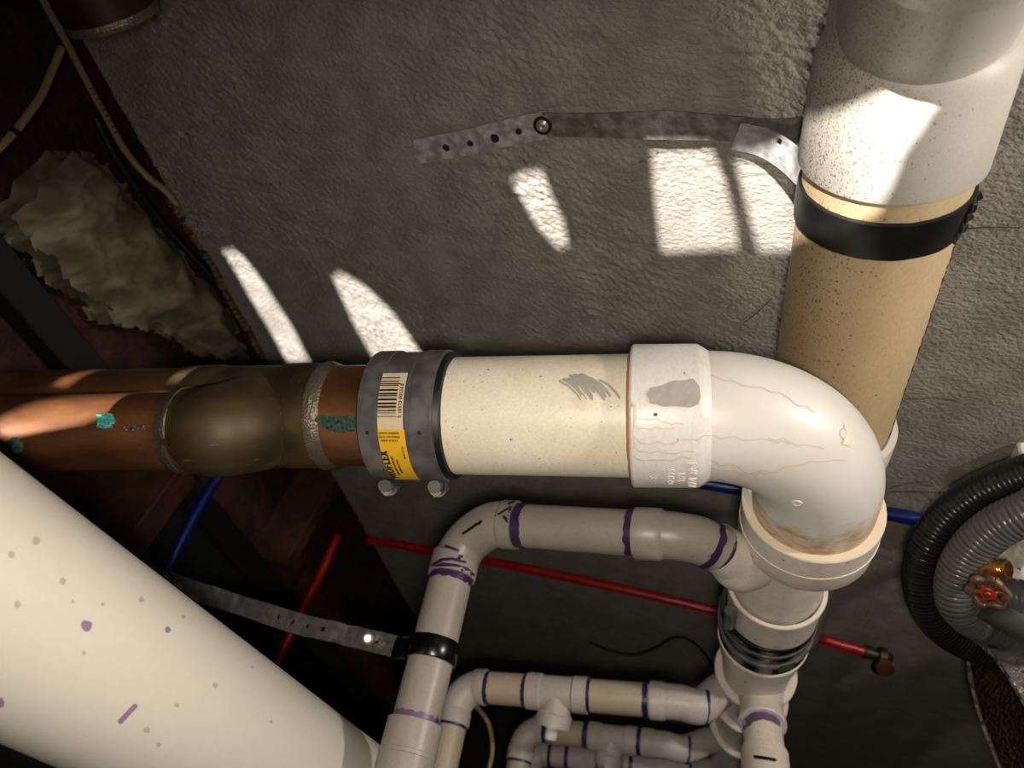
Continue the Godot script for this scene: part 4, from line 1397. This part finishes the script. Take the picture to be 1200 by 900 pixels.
#SMALL
func tubes_and_hoses():
	# red tube on the wall, round the corner along the board wall
	var t := thing("red_tube", "red plastic water tube running level low along the grey wall", "tube", onz(700, 690, 0.014))
	var g := Geo.new()
	var c0 := onx(392, 628, -0.715)
	tube(g, spline([onz(1022, 766, 0.016), onz(840, 716, 0.016), onz(620, 667, 0.016), onz(470, 639, 0.016), Vector3(-0.60, 0.375, 0.017), Vector3(-0.668, 0.372, 0.022)], 10), 0.0078, 20)
	obj("tube", g, M.pex_red, t)
	t = thing("red_tube", "red water tube along the dark board wall, behind metal strap", "tube", onx(350, 720, -0.72))
	g = Geo.new()
	tube(g, spline([onx(396, 628, -0.72), onx(372, 680, -0.72), onx(350, 722, -0.72), onx(325, 778, -0.72), onx(300, 835, -0.72)], 6), 0.0078, 20)
	obj("tube", g, M.pex_red, t)
	t = thing("valve", "small dark brass valve on the end of the red tube", "valve", onz(1035, 770, 0.02))
	g = Geo.new()
	var v0 := onz(1022, 766, 0.016)
	var vd := (onz(1060, 777, 0.016) - v0).normalized()
	lathe(g, v0 - vd * 0.012, vd, [Vector2(0, 0.0078), Vector2(0, 0.0105), Vector2(0.012, 0.0105), Vector2(0.012, 0.0085), Vector2(0.02, 0.0085), Vector2(0.02, 0.013), Vector2(0.03, 0.0135), Vector2(0.034, 0.010), Vector2(0.04, 0.008), Vector2(0.04, 0.0001)], 24)
	obj("body", g, M.dark_brass, t)
	g = Geo.new()
	var hc := v0 + vd * 0.014
	lathe(g, hc, Vector3(0.1, 0.5, 1).normalized(), [Vector2(0, 0.006), Vector2(0.022, 0.006), Vector2(0.022, 0.013), Vector2(0.028, 0.013), Vector2(0.028, 0.0001)], 8)
	obj("stem", g, M.brass, t)
	g = Geo.new()
	lathe(g, v0 + vd * 0.016, Vector3(0, -1, 0.1).normalized(), [Vector2(0, 0.008), Vector2(0.024, 0.008), Vector2(0.03, 0.011), Vector2(0.036, 0.011), Vector2(0.036, 0.0001)], 20)
	obj("outlet", g, M.dark_brass, t)
	t = thing("blue_tube", "blue plastic water tube on the wall behind the stack", "tube", onz(1050, 603, 0.014))
	g = Geo.new()
	tube(g, spline([onz(1180, 628, 0.014), onz(1080, 609, 0.014), onz(830, 567, 0.014), Vector3(-0.4, 0.728, 0.014), Vector3(-0.655, 0.728, 0.016)], 10), 0.0082, 20)
	obj("tube", g, M.pex_blue, t)
	t = thing("blue_tube", "blue water tube on the dark board wall under the brown ledge", "tube", onx(210, 640, -0.70))
	g = Geo.new()
	tube(g, spline([onx(268, 540, -0.70), onx(235, 592, -0.70), onx(196, 668, -0.70), onx(170, 720, -0.70)], 6), 0.0075, 20)
	obj("tube", g, M.pex_blue, t)
	# corrugated hoses
	hose("black corrugated hose, outer loop of the coil beside the stack", [[1420, 610, 0.56], [1370, 560, 0.58], [1300, 540, 0.61], [1235, 548, 0.64], [1200, 558, 0.66], [1150, 578, 0.69], [1112, 605, 0.715], [1090, 636, 0.735], [1080, 669, 0.755], [1083, 701, 0.77], [1100, 731, 0.785], [1130, 752, 0.795], [1166, 763, 0.80], [1210, 770, 0.80], [1300, 765, 0.77], [1380, 720, 0.72]], 0.0190, M.hose_black)
	hose("grey corrugated hose, inner loop curling round the brass valve", [[1400, 660, 0.54], [1370, 610, 0.55], [1310, 580, 0.58], [1240, 585, 0.61], [1205, 600, 0.625], [1168, 618, 0.645], [1138, 645, 0.665], [1122, 676, 0.68], [1122, 705, 0.69], [1138, 724, 0.70], [1152, 730, 0.70]], 0.0190, M.hose_grey, [[1152, 730, 0.70], [1175, 736, 0.70], [1230, 752, 0.70], [1300, 750, 0.69]])
	hose("short grey hose end with smooth cuff under the bronze handwheel", [[1360, 690, 0.60], [1290, 716, 0.64], [1235, 716, 0.655], [1210, 706, 0.66], [1190, 700, 0.665], [1172, 700, 0.67]], 0.0175, M.hose_grey, [[1250, 741, 0.665], [1200, 728, 0.668], [1158, 704, 0.672]])
	# hose valve with handwheel
	t = thing("hose_valve", "brass hose valve with bronze handwheel and red centre in the hose coil", "valve", at(1160, 690, 0.64))
	g = Geo.new()
	var bc := at(1160, 668, 0.655)
	var od := (at(1186, 668, 0.635) - at(1162, 667, 0.65)).normalized()
	tube(g, spline([at(1146, 671, 0.67), at(1154, 667, 0.658), at(1163, 664, 0.65), at(1172, 667, 0.643)], 6), func(s): return 0.0072 + 0.0018 * sin(s * 120.0), 24)
	obj("body", g, M.brass, t)
	g = Geo.new()
	lathe(g, at(1168, 667, 0.643), od, [Vector2(0, 0.005), Vector2(0, 0.0074), Vector2(0.002, 0.0076), Vector2(0.003, 0.007), Vector2(0.004, 0.0076), Vector2(0.005, 0.007), Vector2(0.006, 0.0076), Vector2(0.007, 0.007), Vector2(0.008, 0.008), Vector2(0.010, 0.0078), Vector2(0.010, 0.006), Vector2(0.003, 0.0056)], 32)
	obj("threaded_outlet", g, M.brass, t)
	var wc := at(1158, 694, 0.630)
	var wn := ((EYE - wc).normalized() + Vector3(0, -0.55, 0.35)).normalized()
	g = Geo.new()
	tube(g, [at(1160, 668, 0.652), wc - wn * 0.004], 0.005, 16)
	obj("stem", g, M.brass, t)
	var fr := frame(wn, UPP)
	g = Geo.new()
	var rim := []
	for j in 61:
		var th := TAU * j / 60
		var rr := 0.0138 + 0.0012 * cos(th * 6.0)
		rim.append(wc + (fr[0] * cos(th) + fr[1] * sin(th)) * rr)
	tube(g, rim, func(s): return 0.0032 + 0.0006 * cos(s / (TAU * 0.0138) * TAU * 6.0), 14, wn, 0.2, false)
	for k in 6:
		var th := TAU * k / 6
		var q: Vector3 = fr[0] * cos(th) + fr[1] * sin(th)
		tube(g, [wc + q * 0.005, wc + q * 0.009 - wn * 0.0008, wc + q * 0.0135], 0.0027, 10, wn)
	lathe(g, wc - wn * 0.003, wn, [Vector2(0, 0.0001), Vector2(0, 0.0066), Vector2(0.004, 0.0066), Vector2(0.0045, 0.0001)], 24)
	obj("handwheel", g, M.bronze_wheel, t, "bronze six-lobed handwheel")
	g = Geo.new()
	lathe(g, wc + wn * 0.0015, wn, [Vector2(0, 0.0034), Vector2(0.0014, 0.0036), Vector2(0.0016, 0.0056), Vector2(0.0010, 0.0063), Vector2(0, 0.0065)], 28)
	obj("red_disc", g, M.red, t, "red centre disc")
	g = Geo.new()
	lathe(g, wc + wn * 0.0015, wn, [Vector2(0, 0.0034), Vector2(0.003, 0.0034), Vector2(0.0038, 0.0028), Vector2(0.0038, 0.0001)], 6)
	obj("nut", g, M.brass, t)
	# pale cloth behind it
	t = thing("white_cloth", "pale crumpled cloth showing behind the brass hose valve", "cloth", at(1195, 660, 0.70))
	g = Geo.new()
	var nz := noise(91, 0.09)
	var n := 16
	var w := 20
	for i in n + 1:
		for j in w + 1:
			var px := lerpf(1168, 1262, float(j) / w)
			var py := lerpf(628, 700, float(i) / n) - (px - 1168) * 0.12
			g.vert(at(px, py, 0.705 + 0.012 * nz.get_noise_2d(px, py) + 0.0006 * absf(i - n / 2.0)), Vector3.UP, Vector2(j, i) / 10.0)
	for i in n:
		for j in w:
			var k := i * (w + 1) + j
			g.quad(k, k + 1, k + w + 2, k + w + 1)
	smooth(g, EYE - at(1195, 660, 0.7))
	back(g, (at(1195, 660, 0.712) - at(1195, 660, 0.7)))
	obj("cloth", g, M.rag, t)
	# small white clip on the wall
	t = thing("pipe_clip", "small white clip with dark hole on wall above the black hose", "clip", onz(1198, 528, 0.015))
	g = Geo.new()
	var kp := onz(1204, 527, 0.002)
	box(g, kp + Vector3(-0.012, -0.012, 0), kp + Vector3(0.02, 0.012, 0.018), 0.002)
	obj("block", g, M.pvc, t)
	g = Geo.new()
	lathe(g, kp + Vector3(0.002, 0.003, 0.018), OUTD, [Vector2(0.0, 0.006), Vector2(0.0006, 0.006), Vector2(0.0006, 0.0001)], 20)
	obj("hole", g, M.ink, t)
	# foil duct
	var dc := at(1196, 888, 0.745)
	var da := Vector3(1, 0.22, -0.37).normalized()
	t = thing("foil_duct", "open end of a foil-wrapped duct beneath the hoses", "duct", dc)
	g = Geo.new()
	lathe(g, dc, da, [Vector2(0.0, 0.111), Vector2(-0.002, 0.1135), Vector2(0.0, 0.1165), Vector2(0.2, 0.1175)], 96, UPP, 0.2, noise(21, 0.35), 0.003)
	obj("foil_wrap", g, M.foil, t)
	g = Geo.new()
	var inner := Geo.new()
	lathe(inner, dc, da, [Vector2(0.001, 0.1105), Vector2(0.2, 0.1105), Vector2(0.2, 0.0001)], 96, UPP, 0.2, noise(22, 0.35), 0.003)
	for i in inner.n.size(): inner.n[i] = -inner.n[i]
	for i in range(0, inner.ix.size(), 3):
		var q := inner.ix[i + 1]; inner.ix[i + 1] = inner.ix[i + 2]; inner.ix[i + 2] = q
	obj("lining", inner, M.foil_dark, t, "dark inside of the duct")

func hose(label: String, px: Array, r: float, m: Material, cuff := []):
	var p := []
	for q in px: p.append(at(q[0], q[1], q[2]))
	var t := thing("corrugated_hose", label, "hose", p[p.size() / 2])
	var g := Geo.new()
	tube(g, even(spline(p, 10), 0.00075), func(s): return r - 0.0011 + 0.0011 * pow(absf(sin(s * PI / 0.0050)), 0.7), 36, UPP)
	obj("hose", g, m, t)
	if cuff.size():
		var c := []
		for q in cuff: c.append(at(q[0], q[1], q[2]))
		g = Geo.new()
		tube(g, even(spline(c, 8), 0.001), func(s): return r + 0.0012 + (0.0016 if fmod(s, 0.0105) < 0.0016 and s < 0.024 else 0.0), 36, UPP)
		obj("cuff", g, M.cuff, t, "smooth dark grey cuff")

func smooth(g: Geo, out: Vector3):
	var nn := PackedVector3Array()
	nn.resize(g.v.size())
	for i in range(0, g.ix.size(), 3):
		var c := (g.v[g.ix[i + 1]] - g.v[g.ix[i]]).cross(g.v[g.ix[i + 2]] - g.v[g.ix[i]])
		if c.dot(out) < 0: c = -c
		for k in 3: nn[g.ix[i + k]] += c
	for i in nn.size(): g.n[i] = nn[i].normalized()
	var ix := g.ix.duplicate()
	g.ix.clear()
	for i in range(0, ix.size(), 3): g.tri(ix[i], ix[i + 1], ix[i + 2])

# gives a sheet a back at some distance
func back(g: Geo, off: Vector3):
	var k := g.v.size()
	var m := g.ix.size()
	for i in k: g.vert(g.v[i] + off, -g.n[i], g.uv[i])
	for i in range(0, m, 3):
		g.ix.append(g.ix[i] + k); g.ix.append(g.ix[i + 2] + k); g.ix.append(g.ix[i + 1] + k)

func wall_strap():
	var t := thing("metal_strap", "grey perforated metal strap screwed flat on the parged wall", "strap", onz(560, 165, 0.003))
	var g := Geo.new()
	var pts := spline([onz(487, 178, 0.009), onz(520, 172, 0.009), onz(560, 164, 0.009), onz(600, 154, 0.009), onz(641, 146, 0.009)], 5)
	var sides := []
	for p in pts: sides.append(Vector3(0.12, 1, 0.05).normalized())
	for q in [[523, 173, 0.0036], [551, 168, 0.003], [580, 162, 0.0042], [608, 154, 0.003]]:
		var hg := Geo.new()
		lathe(hg, onz(q[0], q[1], 0.0098), OUTD, [Vector2(0, q[2]), Vector2(0.0003, q[2]), Vector2(0.0003, 0.0001)], 16)
		obj("hole", hg, M.crack, t)  # dark disc, painted for the shade inside a strap hole
	strap(g, pts, sides, 0.0265, [], 0.0016)
	obj("strip", g, M.painted, t)
	g = Geo.new()
	lathe(g, onz(636, 147, 0.0112), OUTD, [Vector2(0, 0.0085), Vector2(0.0012, 0.0082), Vector2(0.0014, 0.0055)], 24)
	obj("recess_shade", g, M.dark_brass, t)  # dark ring painted for the shaded recess round the screw
	g = Geo.new()
	screw(g, onz(636, 147, 0.0118), Vector3(0, 0, 1), 0.0055)
	obj("screw", g, M.bolt, t)
	t = thing("metal_strap", "twisted metal strap running from wall screw to behind the tan pipe", "strap", onz(780, 150, 0.006))
	g = Geo.new()
	pts = spline([onz(638, 146, 0.0106), onz(690, 147, 0.0092), onz(740, 147, 0.009), onz(790, 147, 0.009), onz(830, 149, 0.009), onz(870, 152, 0.0092), onz(905, 155, 0.014), onz(945, 152, 0.024), onz(985, 150, 0.030)], 5)
	sides = []
	for i in pts.size():
		var k := float(i) / (pts.size() - 1)
		sides.append(Vector3(0.0, 1, 0.1 - 0.4 * exp(-pow((k - 0.34) / 0.12, 2.0))).normalized())
	strap(g, pts, sides, 0.0225, [[0.045, 0.0, 0.0026], [0.26, 0, 0.0026]], 0.0016)
	obj("strip", g, M.painted_dark, t)
	g = Geo.new()
	lathe(g, onz(884, 157, 0.0112), OUTD, [Vector2(0, 0.0092), Vector2(0.0012, 0.0088), Vector2(0.0014, 0.006)], 24)
	obj("recess_shade", g, M.dark_brass, t)  # again a dark ring for the shade round the screw head
	g = Geo.new()
	screw(g, onz(884, 157, 0.0118), Vector3(0, 0, 1), 0.006)
	obj("screw", g, M.bolt, t)
	t = thing("metal_strap", "short strap end with bolt hole joining wall screw to black tape", "strap", onz(905, 180, 0.02))
	g = Geo.new()
	pts = spline([onz(862, 160, 0.0135), onz(884, 164, 0.015), onz(905, 172, 0.024), onz(925, 186, 0.038), onz(940, 200, 0.056), onz(955, 212, 0.082)], 6)
	sides = []
	for p in pts: sides.append(Vector3(0.25, 1, 0.25).normalized())
	strap(g, pts, sides, 0.027, [[0.036, 0.008, 0.0034]], 0.0016)
	obj("strip", g, M.painted, t)

func screw(g: Geo, p: Vector3, d: Vector3, r: float):
	lathe(g, p, d, [Vector2(0, r), Vector2(0.0012, r), Vector2(0.0024, r * 0.75), Vector2(0.003, r * 0.4), Vector2(0.0022, r * 0.25), Vector2(0.002, 0.0001)], 20)

func left_side():
	# torn insulation in the stud bay
	var poly := v2([95, 180, 30, 255, 46, 280, 60, 296, 74, 300, 85, 318, 96, 336, 116, 350, 142, 356, 140, 380, 168, 386, 196, 380, 212, 392, 236, 402, 250, 408, 266, 422, 302, 424, 290, 390, 268, 350, 240, 320, 205, 280, 170, 235, 140, 200, 125, 183])
	var fine := PackedVector2Array()
	var jit := noise(66, 0.05)
	for i in poly.size():
		for k in 6:
			var q := poly[i].lerp(poly[(i + 1) % poly.size()], k / 6.0)
			fine.append(q + Vector2(jit.get_noise_2d(q.x * 2.0, q.y * 2.0), jit.get_noise_2d(q.y * 2.0 + 90.0, q.x * 2.0)) * 11.0)
	poly = fine
	var t := thing("insulation_batt", "torn pale fibreglass insulation bulging out beside the wall edge", "insulation", onx(170, 290, -0.76))
	var g := Geo.new()
	var nz := noise(61, 0.016, 4)
	var n2 := noise(62, 0.06, 3)
	var seen := {}
	var edge := func(p: Vector2) -> float:
		var b := 1e9
		for i in poly.size():
			b = minf(b, p.distance_to(Geometry2D.get_closest_point_to_segment(p, poly[i], poly[(i + 1) % poly.size()])))
		return b
	var cell := 5.0
	for ix in range(26, 306, 5):
		for iy in range(176, 428, 5):
			var sq := PackedVector2Array([Vector2(ix, iy), Vector2(ix + cell, iy), Vector2(ix + cell, iy + cell), Vector2(ix, iy + cell)])
			for piece in Geometry2D.intersect_polygons(poly, sq):
				var tr := Geometry2D.triangulate_polygon(piece)
				var id := []
				for p in piece:
					var key := Vector2i(p * 20.0)
					if not seen.has(key):
						var d: float = edge.call(p)
						var k := smoothstep(0.0, 22.0, d)
						var bx := -0.745 + k * 0.028 + k * 0.020 * nz.get_noise_2dv(p) + k * 0.003 * n2.get_noise_2dv(p)
						seen[key] = g.vert(onx(p.x, p.y, -0.73) + Vector3(bx + 0.73, 0, 0), Vector3.RIGHT, p / 50.0)
					id.append(seen[key])
				for i in range(0, tr.size(), 3): g.tri(id[tr[i]], id[tr[i + 1]], id[tr[i + 2]])
	smooth(g, Vector3.RIGHT)
	back(g, Vector3(-0.04, 0, 0))
	obj("batt", g, M.batt, t)
	# flat cream cable along the wall edge
	t = thing("flat_cable", "flat cream cable running down the edge of the foundation wall", "cable", onz(100, 95, 0.01))
	g = Geo.new()
	var p := []
	for q in [[40, -25], [52, 3], [70, 35], [100, 92], [125, 138], [148, 178], [172, 206], [193, 223], [208, 240]]: p.append(onz(q[0], q[1], 0.012))
	var cpts := spline(p, 6)
	tube(g, cpts, 0.0042, 14, OUTD, 0.2, true, 0.8)
	obj("cable", g, M.cable, t)
	var cg := g
	g = Geo.new()
	for i in 9: g.add(stroke(cg, pairs([106 + i * 3.6, 104 + i * 6.4, 109 + i * 3.6, 103 + i * 6.4]), 2.0, 0.0003))
	obj("printed_mark", g, M.crack, t)
	t = thing("black_cable", "black cable hanging between insulation and the wall edge", "cable", onx(180, 250, -0.69))
	g = Geo.new()
	p = []
	for q in [[112, 138], [122, 160], [142, 196], [180, 250], [222, 298], [252, 330], [276, 370], [300, 424]]: p.append(onx(q[0], q[1], -0.695))
	tube(g, spline(p, 6), 0.0040, 12)
	obj("cable", g, M.black_cable, t)
	t = thing("sealant_strip", "ragged tan strip of old sealant along the wall edge", "sealant", onx(270, 345, -0.69))
	g = Geo.new()
	p = []
	var rng := RandomNumberGenerator.new()
	rng.seed = 12
	for q in [[198, 232], [214, 250], [228, 270], [242, 292], [256, 318], [268, 340], [282, 366], [298, 392], [318, 430]]: p.append(onz(q[0] + rng.randf_range(-2, 2), q[1], 0.0) + Vector3(-0.004, 0, 0))
	var wz := noise(17, 90.0)
	tube(g, even(spline(p, 8), 0.002), func(s): return 0.0058 + 0.0035 * wz.get_noise_1d(s * 3.0) , 12)
	obj("strip", g, M.foam, t)
	t = thing("round_cable", "cream round cable with black tie in the dark corner", "cable", onx(40, 118, -0.66))
	g = Geo.new()
	p = []
	for q in [[72, 56], [62, 80], [48, 112], [30, 138], [10, 162], [-20, 190]]: p.append(onx(q[0], q[1], -0.66))
	tube(g, spline(p, 6), 0.0037, 14)
	obj("cable", g, M.cable, t)
	g = Geo.new()
	var q0 := onx(18, 152, -0.66)
	var q1 := onx(14, 157, -0.66)
	tube(g, [q0, q1], 0.0043, 14)
	obj("tie", g, M.black_cable, t)
	t = thing("thin_cable", "thin black cable drooping on the wall beside the stack", "cable", onz(790, 755, 0.006))
	g = Geo.new()
	p = []
	for q in [[690, 752], [720, 764], [745, 767], [770, 758], [790, 747], [812, 752], [835, 778], [850, 800]]: p.append(onz(q[0], q[1], 0.008))
	tube(g, spline(p, 8), 0.0024, 10)
	obj("cable", g, M.black_cable, t)

func front_pipe():
	var t := thing("white_pipe", "large out-of-focus white pipe with purple specks nearest the viewer", "pipe", Vector3(-0.375 + 0.1594 * 1.2, 0, 0.4931 - 0.0246 * 1.2))
	var d := Vector3(0.1594, -1, -0.0246).normalized()
	var a := Vector3(-0.3749, 1.2, 0.4931) - d * 0.5
	var g := Geo.new()
	lathe(g, a, d, [Vector2(0, 0.057), Vector2(1.62, 0.057)], 96, EYE - a, 0.4)
	obj("pipe", g, M.front, t)
	var near := Geo.new()
	lathe(near, a + d * 0.3, d, [Vector2(0, 0.057), Vector2(0.2, 0.057), Vector2(0.4, 0.057), Vector2(0.6, 0.057)], 96, EYE - a, 0.4)
	for s in [[101, 733, 6.5], [196, 738, 3.5], [-1, 823, 6]]: obj("primer_speck", film(near, disc(s[0], s[1], s[2]), 0.0004, 4), M.purple_speck, t, "purple primer speck")
	obj("primer_speck", stroke(near, pairs([141, 845, 158, 827]), 6.0), M.purple_speck, t, "purple primer dash")
	var dm := mat(Color(0.70, 0.66, 0.60), 0.5)
	for s in [[42, 634, 4.5], [73, 681, 3.8], [165, 703, 3.2], [20, 708, 4], [13, 650, 4], [172, 855, 3.5], [252, 803, 3.2], [295, 782, 2.0], [317, 846, 2.0], [186, 872, 2.5], [214, 723, 2.4], [207, 826, 2.6], [85, 705, 2.0], [120, 708, 2.2], [98, 765, 2.4]]: obj("dirt_speck", film(near, disc(s[0], s[1], s[2]), 0.0004, 4), dm, t)

func disc(x: float, y: float, r: float) -> PackedVector2Array:
	var p := PackedVector2Array()
	for j in 10: p.append(Vector2(x, y) + Vector2(cos(TAU * j / 10), sin(TAU * j / 10)) * r * (0.85 + 0.3 * absf(sin(j * 2.3 + x))))
	return p

func _ready():
	materials()
	lighting()
	room()
	front_pipe()
	main_drain()
	steel_coupling()
	copper()
	tall_sewer_pipe()
	stack()
	branch_drains()
	wall_strap()
	tubes_and_hoses()
	left_side()
